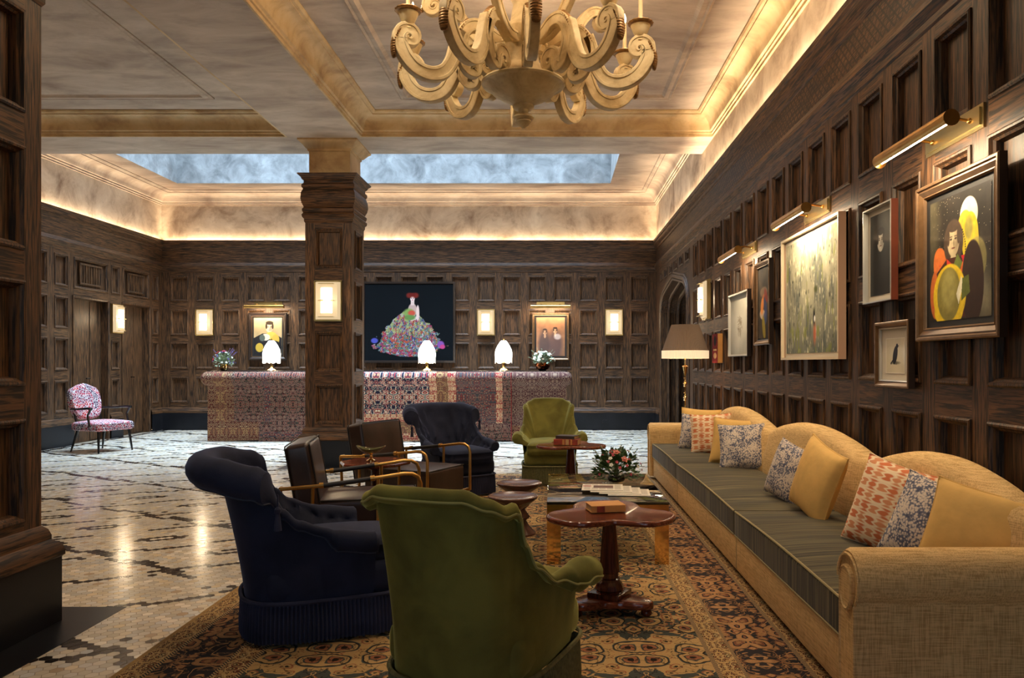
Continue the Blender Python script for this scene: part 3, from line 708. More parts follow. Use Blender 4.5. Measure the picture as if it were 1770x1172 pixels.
# ------------------------------------------------------------------ leather and brass lounge chairs
def leather_chair(label, loc, rz):
    r = thing('lounge_chair', label, 'chair', loc, rz, 'brown leather and brass lounge chairs')
    s = MB(); s.rbox(-.27, .33, -.255, .255, .20, .415, .022, 3, crown=.018, sub=4); st = part('seat', s, M['leather'], r)
    p = MB()
    for z in (.413,): p.tube([(-.26,-.25,z),(.325,-.25,z),(.325,.25,z),(-.26,.25,z)], .005, 6, closed=True)
    part('seam', p, M['leather2'], st)
    T = Matrix.Translation((-.33, 0, .54)) @ Matrix.Rotation(math.radians(-10), 4, 'Y')
    b = MB(); b.rbox(-.072, .072, -.26, .26, -.235, .215, .03, 4, M=T, sub=3); bk = part('backrest', b, M['leather'], r)
    p = MB()
    for x in (-.07, .07): p.tube([tuple(T @ V((x, y, z))) for y, z in ((-.25,-.22),(-.25,.20),(-.235,.212),(.235,.212),(.25,.20),(.25,-.22))], .005, 6)
    part('seam', p, M['leather2'], bk)
    for sd in (-1, 1):
        y = sd*.31; f = MB()
        rail = [(-.45,y,.50),(-.2,y,.515),(.05,y,.545),(.25,y,.572),(.30,y,.57),(.335,y,.55),(.35,y,.51),(.35,y,.20)]
        f.tube(rail, .0115, 10)
        for x, z in ((-.27,.51),(.10,.55)): f.tube([(x,y,z),(x,y,.02)], .0105, 8)
        f.tube([(-.45,y,.50),(-.43,y,.20)], .0115, 8); f.tube([(-.43,y,.20),(.35,y,.20)], .009, 8)
        f.tube([(-.45,y,.50),(-.45,y*.86,.50)], .0115, 8)
        part('arm_frame', f, M['brass'], r, 'brass tube arm frame')
        wmb = MB(); wmb.tube([(-.22,y,.5135),(-.2,y,.515),(-.04,y,.533),(.07,y,.548)], .0145, 10); part('arm_wrap', wmb, M['leather2'], r, 'dark leather wrapped arm grip')
        for x in (-.22, .07):
            k = MB(); k.tube([(x-.012,y,.515 if x<0 else .548),(x+.012,y,.517 if x<0 else .551)], .0175, 10); part('collar', k, M['brass'], r)
    for x in (-.42, .30):
        for y in (-.22, .22):
            g = MB(); g.tube([(x*.9,y,.20),(x,y,.006)], [.012,.008], 8); part('leg', g, M['brass'], r)
    for x in (-.44, .33): cb = MB(); cb.tube([(x,-.31,.21),(x,.31,.21)], .009, 8); part('cross_bar', cb, M['brass'], r)
    return r
leather_chair('brown leather lounge chair with brass tube arms beside the nearest navy armchair', (-1.20, 4.80, .012), math.radians(11))
leather_chair('brown leather and brass lounge chair before the column, behind the octagonal table', (-1.13, 6.06, .012), math.radians(-24))

# ------------------------------------------------------------------ tables and stools
def octa_table():
    r = thing('side_table', 'small octagonal wooden side table between the two leather lounge chairs', 'table', (-1.27, 5.42, .012))
    t = MB(); t.lathe([(.238,.512),(.25,.518),(.25,.53),(.24,.535)], 8); part('tabletop', t, M['mahog'], r, smooth=False)
    p = MB(); p.lathe([(.10,.49),(.10,.512),(.03,.47),(.025,.2),(.04,.12),(.05,.08)], 16); part('pedestal', p, M['mahogz'], r)
    f = MB(); f.lathe([(.17,.0),(.17,.02),(.15,.035),(.06,.08)], 8); part('foot', f, M['mahogz'], r)
octa_table()
def bowl():
    r = thing('footed_dish', 'boat shaped glass dish on a gilt foot, standing on the octagonal table', 'dish', (-1.30, 5.42, .549))
    mb = MB(); rings = []
    for i in range(9):
        t = i/8; rings.append([((.02+.065*t)*1.25*math.cos(a), (.02+.065*t)*.62*math.sin(a), .055+.028*t*t+.024*t*t*abs(math.cos(a))**2) for a in [2*PI*k/28 for k in range(28)]])
    rings += [[(p[0]*.94, p[1]*.92, p[2]+.003) for p in rg] for rg in rings[::-1]]
    mb.loft(rings, True, True, True); part('bowl', mb, M['glassd'], r)
    f = MB(); f.lathe([(.036,0),(.036,.005),(.02,.012),(.008,.02),(.012,.03),(.008,.042),(.022,.056)], 16); part('foot', f, M['gold'], r, 'gilt foot')
bowl()
def stool(label, x, y):
    r = thing('turned_stool', label, 'stool', (x, y, .012), 0, 'turned walnut stools')
    s = MB(); s.lathe([(.035,.26),(.05,.275),(.085,.30),(.14,.338),(.160,.355),(.163,.368),(.155,.372),(.13,.360),(.07,.352),(.0,.350)], 40); part('seat', s, M['walnut'], r)
    b = MB(); b.lathe([(.118,.0),(.118,.012),(.10,.03),(.072,.06),(.050,.095),(.056,.105),(.074,.118),(.078,.126),(.07,.135),(.048,.165),(.042,.178),(.055,.19),(.072,.205),(.072,.215),(.055,.235),(.036,.262)], 36); part('base', b, M['walnut'], r)
stool('turned dark wood stool with a dished seat, nearer of the two before the glass table', -.268, 4.96)
stool('turned dark wood stool with a dished seat, partly hidden behind its twin', -.252, 5.50)
def trefoil(label, x, y, rz):
    r = thing('pedestal_table', label, 'table', (x, y, .012), rz, 'lobed mahogany pedestal tables')
    t = MB(); n = 96
    def rad(a, k): return (.272+.052*math.cos(3*a)-.012*math.cos(6*a)+.02*abs(math.cos(1.5*a)))*1.0+k
    rings = []
    for k, z in ((-.02,.462),(-.006,.464),(0,.470),(0,.482),(-.004,.488),(-.012,.4915),(-.018,.490)):
        rings.append([(rad(2*PI*j/n, k)*math.cos(2*PI*j/n), rad(2*PI*j/n, k)*math.sin(2*PI*j/n), z) for j in range(n)])
    t.loft(rings, True, True, True); part('tabletop', t, M['mahog'], r)
    p = MB(); p.lathe([(.07,.462),(.06,.455),(.036,.445),(.034,.43),(.044,.30),(.050,.22),(.053,.205),(.053,.195),(.046,.19),(.046,.165),(.054,.16),(.054,.15),(.062,.14),(.070,.125),(.072,.11),(.066,.105),(.074,.10),(.076,.09),(.068,.085),(.078,.08)], 10, fn=None); part('pedestal', p, M['mahogz'], r, ang=25)
    bl = MB(); bl.rbox(-.085, .085, -.085, .085, .072, .10, .006, 2); part('pedestal_block', bl, M['mahogz'], r)
    f = MB(); n = 90
    def rb(a, k): return .115+.115*(max(0, math.cos(3*a/2)**2))**2.2+k
    rings = [[(rb(2*PI*j/n, k)*math.cos(2*PI*j/n), rb(2*PI*j/n, k)*math.sin(2*PI*j/n), z) for j in range(n)] for k, z in ((-.01,.038),(0,.042),(0,.066),(-.005,.072),(-.012,.074))]
    f.loft(rings, True, True, True); part('platform', f, M['mahog'], r)
    for k in range(3):
        a = 2*PI*k/3; u = MB(); u.lathe([(.0,.0),(.014,.001),(.026,.010),(.028,.020),(.022,.032),(.012,.038),(.014,.042)], 16, (.195*math.cos(a), .195*math.sin(a), 0)); part('bun_foot', u, M['mahogz'], r)
trefoil('glossy lobed mahogany table in the foreground with a tan book on it', .275, 3.80, math.radians(-28))
trefoil('glossy lobed mahogany table before the far olive armchair, holding two old books', .15, 6.98, math.radians(-28))
def book(name, label, loc, rz, w, d, h, cov, spine=None, band=None):
    r = thing(name, label, 'book', loc, rz)
    c = MB(); c.box(-w/2, w/2, -d/2, d/2, 0, .004); c.box(-w/2, w/2, -d/2, d/2, h-.004, h); c.rbox(-w/2, w/2, -d/2-.002, -d/2+.006, 0, h, .002, 2); part('cover', c, cov, r, smooth=False)
    p = MB(); p.box(-w/2+.004, w/2-.004, -d/2+.005, d/2-.005, .004, h-.004); part('page_block', p, M['pagee'], r, smooth=False)
    if band is not None:
        for a, b, m in band:
            s = MB(); s.box(a, b, -d/2-.0035, -d/2-.0015, .002, h-.002); part('spine_label', s, m, r, smooth=False)
book('hardback_book', 'tan cloth hardback book lying on the nearest mahogany table', (.255, 3.82, .506), math.radians(12), .175, .125, .034, M['tan'], band=[(-.06,-.02,M['redl'])])
book('hardback_book', 'thick old book with red and cream spine, under a dark one', (.12, 6.92, .506), math.radians(-14), .22, .15, .052, M['redl'], band=[(-.03,-.01,M['tan']),(.0,.03,M['pagee']),(.045,.06,M['tan'])])
book('hardback_book', 'dark grey book lying on top of the red spined book', (.12, 6.93, .5585), math.radians(-22), .18, .13, .028, M['darkb'])
def coffee_table():
    x0, x1, y0, y1, h = -.045, .70, 4.66, 5.85, .395
    r = thing('coffee_table', 'rectangular glass topped coffee table with polished brass legs', 'table', ((x0+x1)/2, (y0+y1)/2, .012)); hx = (x1-x0)/2; hy = (y1-y0)/2
    g = MB(); g.rbox(-hx, hx, -hy, hy, h-.03, h-.012, .004, 2); part('glass_top', g, M['glass'], r, 'clear glass top')
    fr = MB()
    fr.box(-hx+.0, hx-.0, -hy, -hy+.02, h-.062, h-.031); fr.box(-hx, hx, hy-.02, hy, h-.062, h-.031); fr.box(-hx, -hx+.02, -hy+.02, hy-.02, h-.062, h-.031); fr.box(hx-.02, hx, -hy+.02, hy-.02, h-.062, h-.031)
    part('top_frame', fr, M['gold'], r, 'brass frame under the glass', smooth=False)
    ed = MB(); ed.tube([(-hx-.001,-hy-.001,h-.021),(hx+.001,-hy-.001,h-.021)], .0085, 8); part('front_edge', ed, M['edge'], r, 'dark front edge of the glass')
    for sx in (-1, 1):
        for sy in (-1, 1):
            l = MB(); a = sx*hx; b = sy*hy
            l.box(min(a, a-sx*.085), max(a, a-sx*.085), min(b, b-sy*.022), max(b, b-sy*.022), 0, h-.063); l.box(min(a, a-sx*.022), max(a, a-sx*.022), min(b-sy*.022, b-sy*.085), max(b-sy*.022, b-sy*.085), 0, h-.063)
            part('leg', l, M['gold'], r, 'polished brass leg', smooth=False)
coffee_table()
def papers():
    ink = simple('newsprint_ink', (120,112,104), .8); pic = simple('newsprint_photo', (110,84,80), .8); red = simple('masthead_red', (170,30,40), .8)
    for k in range(4):
        x = .13+.31+k*.055-.12; y = 5.06-k*.03; z = .397+.012+.006*(3-k)
        w, d = .27, .25
        r = thing('newspaper', ['folded newspaper with a red masthead, topmost of the fan on the glass table', 'folded newspaper second in the fan on the glass table', 'folded newspaper third in the fan on the glass table', 'folded newspaper at the right end and bottom of the fan on the glass table'][k], 'newspaper', (x, y, z-.012), math.radians(-4), 'fanned newspapers on the glass table')
        s = MB(); s.rbox(-w/2, w/2, -d/2, d/2, .0, .0055, .002, 2); part('folded_sheets', s, M['paper'], r)
        i = MB(); zz = .0058
        for c in range(5):
            cx = -w/2+.015+c*.05
            for l in range(11):
                if k == 0 and 1 <= c <= 3 and 3 < l < 9: continue
                i.quad((cx, -d/2+.03+l*.019, zz), (cx+.040, -d/2+.03+l*.019, zz), (cx+.040, -d/2+.036+l*.019, zz), (cx, -d/2+.036+l*.019, zz))
        part('print_columns', i, ink, r, 'grey printed columns', smooth=False)
        if k == 0:
            q = MB(); q.quad((-.06,-.04,zz),(.07,-.04,zz),(.07,.06,zz),(-.06,.06,zz)); part('printed_photo', q, pic, r, 'dark printed photo', smooth=False)
            q = MB(); q.quad((-.13,.02,zz+.0002),(-.075,.02,zz+.0002),(-.075,.045,zz+.0002),(-.13,.045,zz+.0002)); part('masthead', q, red, r, 'red masthead block', smooth=False)
papers()

# ------------------------------------------------------------------ flowers
def petal_bloom(R, n=5, layers=3):
    mb = MB()
    for l in range(layers):
        rr = R*(1-.28*l); up = .25+.35*l
        for k in range(n):
            a = 2*PI*(k+.5*l)/n; c, s = math.cos(a), math.sin(a)
            def pt(x, y, z): return (c*x-s*y, s*x+c*y, z)
            mb.add([pt(0,0,0), pt(rr*.5,-rr*.45,rr*up*.6), pt(rr,0,rr*up), pt(rr*.5,rr*.45,rr*up*.6), pt(rr*.55,0,rr*up*.3)], [(0,1,4),(1,2,4),(2,3,4),(3,0,4)])
    mb.sphere((0,0,R*.25), R*.3, 8, 6); return mb
def leaf_cloud(n, R, H, z0, size, seed, flat=.7):
    rnd = random.Random(seed); mb = MB()
    for _ in range(n):
        th = rnd.uniform(0, 2*PI); ph = rnd.uniform(-.25, 1.45); rr = rnd.uniform(.55, 1.0)
        c = V((R*rr*math.cos(ph)*math.cos(th), R*rr*math.cos(ph)*math.sin(th), z0+H*rr*math.sin(ph)))
        d = (c-V((0,0,z0-.02))).normalized(); d = (d+V((rnd.uniform(-.5,.5), rnd.uniform(-.5,.5), rnd.uniform(-.5,.3)))).normalized()
        sd = d.cross(V((rnd.uniform(-1,1), rnd.uniform(-1,1), 1))).normalized(); L_ = size*rnd.uniform(.6, 1.3); w = L_*.32; nn = d.cross(sd)
        mb.add([c-d*L_*.5, c-d*L_*.1+sd*w, c+d*L_*.5-nn*w*.3, c-d*L_*.1-sd*w, c+nn*w*.25], [(0,1,4),(1,2,4),(2,3,4),(3,0,4)])
    for _ in range(int(n/6)):
        th = rnd.uniform(0, 2*PI); ph = rnd.uniform(.1, 1.4); e = V((R*math.cos(ph)*math.cos(th), R*math.cos(ph)*math.sin(th), z0+H*math.sin(ph)))
        mb.tube([(0,0,z0-.03), tuple(e)], .0012, 4)
    return mb
def bouquet(label, loc, R, H, vase, vmat, leafm, blooms, seed, size=.035, vname='vase', cat='flowers', nleaf=330, sprays=None, vlabel=None):
    r = thing('flower_arrangement', label, cat, loc)
    v = MB(); v.lathe(vase, 24); part(vname, v, vmat, r, vlabel); zt = vase[-1][1] if False else max(p[1] for p in vase)
    part('foliage', leaf_cloud(nleaf, R*.95, H, zt+.01, size, seed), leafm, r, smooth=False)['kind'] = 'stuff'
    rnd = random.Random(seed+5)
    for mat, n, rb, nm in blooms:
        me = petal_bloom(rb).mesh(nm, mat)
        for k in range(n):
            th = rnd.uniform(0, 2*PI) if rnd.random() < .35 else rnd.uniform(PI*1.05, PI*1.95); ph = rnd.uniform(.05, 1.35)
            o = part(nm, me, None, r); o.location = (R*math.cos(ph)*math.cos(th), R*math.cos(ph)*math.sin(th), zt+.01+H*math.sin(ph)); o.rotation_euler = (0, PI/2-ph, th)
            o.rotation_euler = V((math.cos(ph)*math.cos(th), math.cos(ph)*math.sin(th), math.sin(ph))).to_track_quat('Z', 'Y').to_euler()
    if sprays:
        m, n, ln = sprays; s = MB()
        for k in range(n):
            th = rnd.uniform(0, 2*PI); ph = rnd.uniform(.2, 1.3); d = V((math.cos(ph)*math.cos(th), math.cos(ph)*math.sin(th), math.sin(ph)))
            p0 = V((0,0,zt)); p1 = p0+V((d.x*R, d.y*R, d.z*H)); p2 = p0+V((d.x*(R+ln), d.y*(R+ln), d.z*(H+ln)))
            s.tube([p0, p1, p2], .0012, 4)
            for q in range(7): f = q/6; c = p1.lerp(p2, f); s.sphere(tuple(c+V((rnd.uniform(-.006,.006),)*3)), .005, 6, 4)
        part('spray', s, m, r)['kind'] = 'stuff'
    return r
bouquet('bouquet of pink blooms and green leaves in a bowl on the glass table', (.44, 5.42, .396), .19, .175,
    [(.03,0),(.055,.01),(.065,.03),(.055,.05),(.05,.055)], M['ebony'], M['leaf'], [(M['pinkf'], 16, .013, 'pink_bloom'), (M['rosef'], 2, .028, 'peach_rose'), (M['whitef'], 6, .017, 'white_daisy'), (M['redf'], 6, .011, 'red_bloom'), (M['leafp'], 12, .014, 'pale_seed_head')], 11, .05, 'bowl', sprays=(M['leafp'], 10, .05), vlabel='small dark bowl')
bouquet('wild bouquet with red roses in a gold pot at the desk left end', (-5.37, 12.42, 1.1215), .17, .20,
    [(.045,0),(.062,.02),(.066,.06),(.058,.10),(.06,.105)], M['gold'], M['leafp'], [(M['redf'], 4, .038, 'red_rose'), (M['purpf'], 12, .02, 'purple_bloom'), (M['whitef'], 8, .02, 'white_bloom')], 21, .06, 'pot', nleaf=190, sprays=(M['purpf'], 12, .10), vlabel='gold pot')
bouquet('white bouquet in a copper bowl at the right end of the desk', (-.19, 12.42, 1.1215), .19, .17,
    [(.05,0),(.10,.03),(.125,.075),(.115,.115),(.10,.13)], M['copper'], M['leafp'], [(M['whitef'], 16, .035, 'white_rose')], 31, .06, 'bowl', nleaf=200, sprays=(M['leafp'], 12, .09), vlabel='shiny copper bowl')
# ------------------------------------------------------------------ sofa
def sofa():
    X0, XB = 1.05, 1.84; ya, yb = 2.50, 8.30        # ya near end, yb far end
    r = thing('sofa', 'very long straw coloured linen sofa with three humped backs and a dark striped seat', 'sofa', (X0+.4, (ya+yb)/2, 0)); ox, oy = r.location.x, r.location.y
    def pt(nm, mb, mat, label=None, **k):
        mb.v = [(x-ox, y-oy, z) for x, y, z in mb.v]; return part(nm, mb, mat, r, label, **k)
    b = MB(); b.rbox(X0, XB, ya+.14, yb-.14, .045, .254, .012, 3); base = pt('base', b, M['linen'])
    for yy in (4.40, 6.50):
        s = MB(); s.box(X0-.002, X0+.002, yy-.002, yy+.002, .05, .26); s.v = [(x-ox, y-oy, z) for x, y, z in s.v]; part('seam', s, M['seatp'], base, smooth=False)
    for yy in (ya+.25, 4.4, 6.5, yb-.25):
        for xx in (X0+.12, XB-.12): l = MB(); l.lathe([(.022,.012),(.028,.05)], 10, (xx, yy, 0)); pt('leg', l, M['ebony'], 'short dark foot')
    # arms: rolled, profile in the Y-Z plane extruded along X with a slight pad
    for near in (True, False):
        sg = -1 if near else 1; yi = (ya+.23) if near else (yb-.20)     # inner face
        R_ = .098; prof = [(0,.05),(0,.50)]
        cyc, cz = sg*.095, .505
        prof = [(0,.045),(0,.50)]+[(cyc-sg*R_*math.cos(t), cz+R_*math.sin(t)) for t in [PI*.05+PI*1.27*k/14 for k in range(15)]]+[(sg*.165,.44),(sg*.155,.42),(sg*.155,.045)]
        mb = MB(); rings = []
        for x, k in ((X0-.028,.90),(X0-.034,.97),(X0-.02,1.0),(X0+.2,1.0),(1.5,1.0),(XB,1.0)):
            rings.append([(x, yi+(p-sg*.08)*k+sg*.08, .3+(z-.3)*k if z > .05 else z) for p, z in prof])
        mb.loft(rings, True, True, True); a = pt('arm', mb, M['linen'])
        pp = MB(); pl = [(X0-.036, yi+(p-sg*.08)*.93+sg*.08, .3+(z-.3)*.93 if z > .05 else z) for p, z in prof[1:]]
        pp.tube(pl, .006, 6); pp.v = [(x-ox, y-oy, z) for x, y, z in pp.v]; part('piping', pp, M['linen'], a)
        if near:     # recessed oval panel on the arm front
            ov = MB(); c = (X0-.036, yi+sg*.075, .50)
            ov.loft([[(c[0]-d, c[1]+.058*k*math.cos(t), c[2]-.02+(.062*k*math.sin(t) if math.sin(t) > 0 else .10*k*math.sin(t))) for t in [2*PI*j/28 for j in range(28)]] for k, d in ((1.0,-.01),(1,.002),(.9,.006),(.85,.002),(.0,.001))], True)
            ov.v = [(x-ox, y-oy, z) for x, y, z in ov.v]; part('arm_front_panel', ov, M['linen'], a)
    # humped backs
    spans = [(ya+.20, 4.14, .66, .70), (4.14, 6.05, .70, .70), (6.05, yb-.15, .70, .64)]
    for (a, b_, h0, h1) in spans:
        mb = MB(); rings = []; n = 26
        for i in range(n+1):
            t = i/n; y = a+(b_-a)*t; e = min(t, 1-t)
            top = (h0*(1-t)+h1*t)+(.835-(h0*(1-t)+h1*t))*math.sin(PI*t)**.8
            sq_ = min(1, (e*(b_-a)/.10))**.5 if e*(b_-a) < .10 else 1
            th = .175*(.6+.4*sq_); xb = XB-.005
            sec = [(xb,.26)]+[(xb, .26+(top-.06-.26)*k/4) for k in range(1,5)]
            sec += [(xb-th*.5+th*.5*math.cos(s), top-.075+.075*math.sin(s)) for s in [PI*k/8 for k in range(1,8)]]
            sec += [(xb-th-.02*math.sin(PI*k/6)-.035*(k/6), (top-.085)+(.30-(top-.085))*k/6) for k in range(0,7)]
            rings.append([(x, y, z) for x, z in sec])
        mb.loft(rings, True, True, True); pt('back_section', mb, M['linen'])
    # seat cushions
    for (a, b_) in ((ya+.235, 4.40), (4.405, 6.50), (6.505, yb-.205)):
        mb = MB(); mb.rbox(X0-.014, XB-.20, a, b_, .25, .39, .012, 3, crown=.018, sub=10); c = pt('seat_cushion', mb, M['seatv'])
        for zz in (.387, .256):
            p = MB(); z = zz; n = 24
            pts = [(X0-.012+.002, a+.012+(b_-a-.024)*k/n, z+(.012*math.sin(PI*k/n) if z > .3 else -.004)) for k in range(n+1)]
            p.tube(pts, .0055, 6); p.v = [(x-ox, y-oy, w) for x, y, w in p.v]; part('piping', p, M['seatp'], c)
sofa()
def pillow(label, loc, size, rz, tilt, roll, mat, group, t=.075):
    me = pillow_mesh(size, t, mat)
    o = bpy.data.objects.new('throw_pillow', me); C.objects.link(o); o.location = loc
    o.rotation_euler = (Matrix.Rotation(rz, 3, 'Z') @ Matrix.Rotation(tilt, 3, 'X') @ Matrix.Rotation(roll, 3, 'Y')).to_euler()
    tag(o, label, 'pillow', group); return o
def pillow_mesh(S, t, mat):
    # faces -y, upright in x-z; pinched corners, welted edge
    n = 22; rnd = random.Random(int(S*1000)); mb = MB()
    for sgn in (-1, 1):
        g = []
        for i in range(n+1):
            row = []
            for j in range(n+1):
                u = -1+2*i/n; v = -1+2*j/n
                f = (max(0, 1-u**2)*max(0, 1-v**2))**.42
                pinch = 1-.075*(1-abs(v)**2.2)*abs(u)**3; pin2 = 1-.075*(1-abs(u)**2.2)*abs(v)**3
                w = .004*math.sin(5*u+3*v)*f
                row.append((S/2*u*pinch, sgn*(t*f+.002)+w, S/2*v*pin2))
            g.append(row)
        mb.loft(g, False)
    ring = [g[i][0] for i in range(n+1)]+[g[n][j] for j in range(1, n+1)]+[g[i][n] for i in range(n-1, -1, -1)]+[g[0][j] for j in range(n-1, 0, -1)]
    mb.tube([(p[0], 0, p[2]) for p in ring], .0045, 6, closed=True)
    return mb.mesh('throw_pillow', mat)
rad = math.radians
G = 'throw pillows on the long sofa'
for lab, loc, S, rz, ti, ro, mt in (
    ('ochre pillow at the far end of the sofa, behind the first printed pillow', (1.47,7.72,.585), .40, -20, -14, 3, 'ochre'),
    ('blue and cream printed pillow wedged between the farthest ochre and orange pillows', (1.40,7.48,.565), .35, -28, -14, 2, 'toile'),
    ('orange and cream patterned pillow facing the camera near the far sofa arm', (1.475,7.18,.575), .385, -16, -14, -3, 'ikat'),
    ('ochre pillow behind the large printed pillow in front of the first hump', (1.54,6.52,.57), .40, -24, -16, 3, 'ochre'),
    ('large blue and cream printed pillow facing the camera at the far sofa cushion', (1.525,6.20,.565), .37, -14, -16, -3, 'toile'),
    ('blue and cream printed pillow turned sideways at the middle of the sofa', (1.46,4.72,.56), .36, -68, -15, 12, 'toile'),
    ('plump ochre pillow standing at the middle of the sofa beside a printed one', (1.47,4.27,.585), .42, -80, -14, 14, 'ochre'),
    ('orange and cream patterned pillow leaning on the nearest sofa hump', (1.525,3.45,.58), .42, -62, -16, 10, 'ikat'),
    ('blue and cream printed pillow between orange and ochre ones by the near arm', (1.55,3.13,.57), .37, -56, -18, 14, 'toile'),
    ('ochre pillow tucked against the near sofa arm', (1.61,2.92,.57), .39, -48, -18, 10, 'ochre')):
    pillow(lab, loc, S, rad(rz), rad(ti), rad(ro), M[mt], G)

# ------------------------------------------------------------------ floor lamp
def floor_lamp():
    r = thing('floor_lamp', 'brass floor lamp with a pleated brown shade and cream fringe behind the sofa end', 'lamp', (1.50, 8.75, 0)); d = -.0
    b = MB(); b.lathe([(.14,.0),(.14,.012),(.12,.03),(.05,.05),(.03,.09)], 24); part('base', b, M['gold'], r)
    prof = [(.012,.09)]
    z = .12
    while z < 1.02: prof += [(.011,z),(.011,z+.05),(.020,z+.06),(.011,z+.07),(.024,z+.09),(.016,z+.105),(.011,z+.115)]; z += .16
    prof += [(.01,1.1),(.03,1.2),(.036,1.205),(.01,1.22),(.008,1.34)]
    p = MB(); p.lathe(prof, 16); part('pole', p, M['gold'], r)
    s = MB(); n = 160; R0, R1 = .262, .155
    rings = [[((R0+(R1-R0)*t+(.003 if j % 2 else -.003))*math.cos(2*PI*j/n), (R0+(R1-R0)*t+(.003 if j % 2 else -.003))*math.sin(2*PI*j/n), 1.375+.305*t) for j in range(n)] for t in (0,.25,.5,.75,1)]
    s.loft(rings, True); part('lamp_shade', s, M['pleat'], r, 'pleated grey brown shade')
    f = MB(); rings = [[((R0+.004+(.002 if j % 2 else -.002))*math.cos(2*PI*j/n), (R0+.004+(.002 if j % 2 else -.002))*math.sin(2*PI*j/n), z_) for j in range(n)] for z_ in (1.295,1.34,1.385)]
    f.loft(rings, True); part('fringe', f, M['fringe_l'], r, 'glowing cream fringe')
    u = MB(); u.sphere((0,0,1.40), .03); part('bulb', u, M['flame'], r)
floor_lamp()

# ------------------------------------------------------------------ accent chair by the left wall
def accent():
    r = thing('accent_chair', 'small red and white net patterned armchair with black arms by the left doors', 'armchair', (-6.40, 10.80, 0), rad(-22))
    s = MB(); s.rbox(-.25, .31, -.29, .29, .30, .42, .05, 4, crown=.03, sub=5); part('seat', s, M['net'], r)
    b = MB(); T = Matrix.Translation((-.27, 0, .42)) @ Matrix.Rotation(rad(-14), 4, 'Y')
    rings = []
    for k, x in ((.90,-.055),(1,-.035),(1,.02),(.90,.05),(.5,.06),(.0,.062)):
        pts = []
        for j in range(48):
            a = 2*PI*j/48; c, s_ = math.cos(a), math.sin(a)
            y = .235*math.copysign(abs(c)**.6, c); z = .27+.245*math.copysign(abs(s_)**.6, s_)
            if s_ > 0: z += .03*math.exp(-(y/.10)**2)-.012*math.exp(-((abs(y)-.13)/.04)**2)
            y *= 1-.14*max(0, (.27-z)/.27)
            pts.append(tuple(T @ V((x, y*k, .27+(z-.27)*k))))
        rings.append(pts)
    b.loft(rings, True, True, True); part('backrest', b, M['net'], r)
    for sd in (-1, 1):
        a = MB(); y = sd*.30
        a.tube([(-.31,sd*.22,.60),(-.1,y*.96,.605),(.12,y,.62),(.20,y*1.02,.615)], [.015,.014,.017,.02], 8); a.tube([(.18,y,.615),(.12,y,.52),(.16,y,.36)], [.016,.014,.016], 8); part('arm', a, M['ebony'], r, 'black lacquered arm')
    for x, y, dx, dy in ((.24,.23,.04,.03),(.24,-.23,.04,-.03),(-.2,.2,-.10,.04),(-.2,-.2,-.10,-.04)):
        l = MB(); l.tube([(x,y,.33),(x+dx,y+dy,.0)], [.021,.011], 8); part('leg', l, M['ebony'], r, 'black tapered leg')
    for sd in (-1, 1):
        l = MB(); l.tube([(-.22,sd*.19,.32),(-.30,sd*.19,.55)], .016, 8); part('back_post', l, M['ebony'], r)
accent()

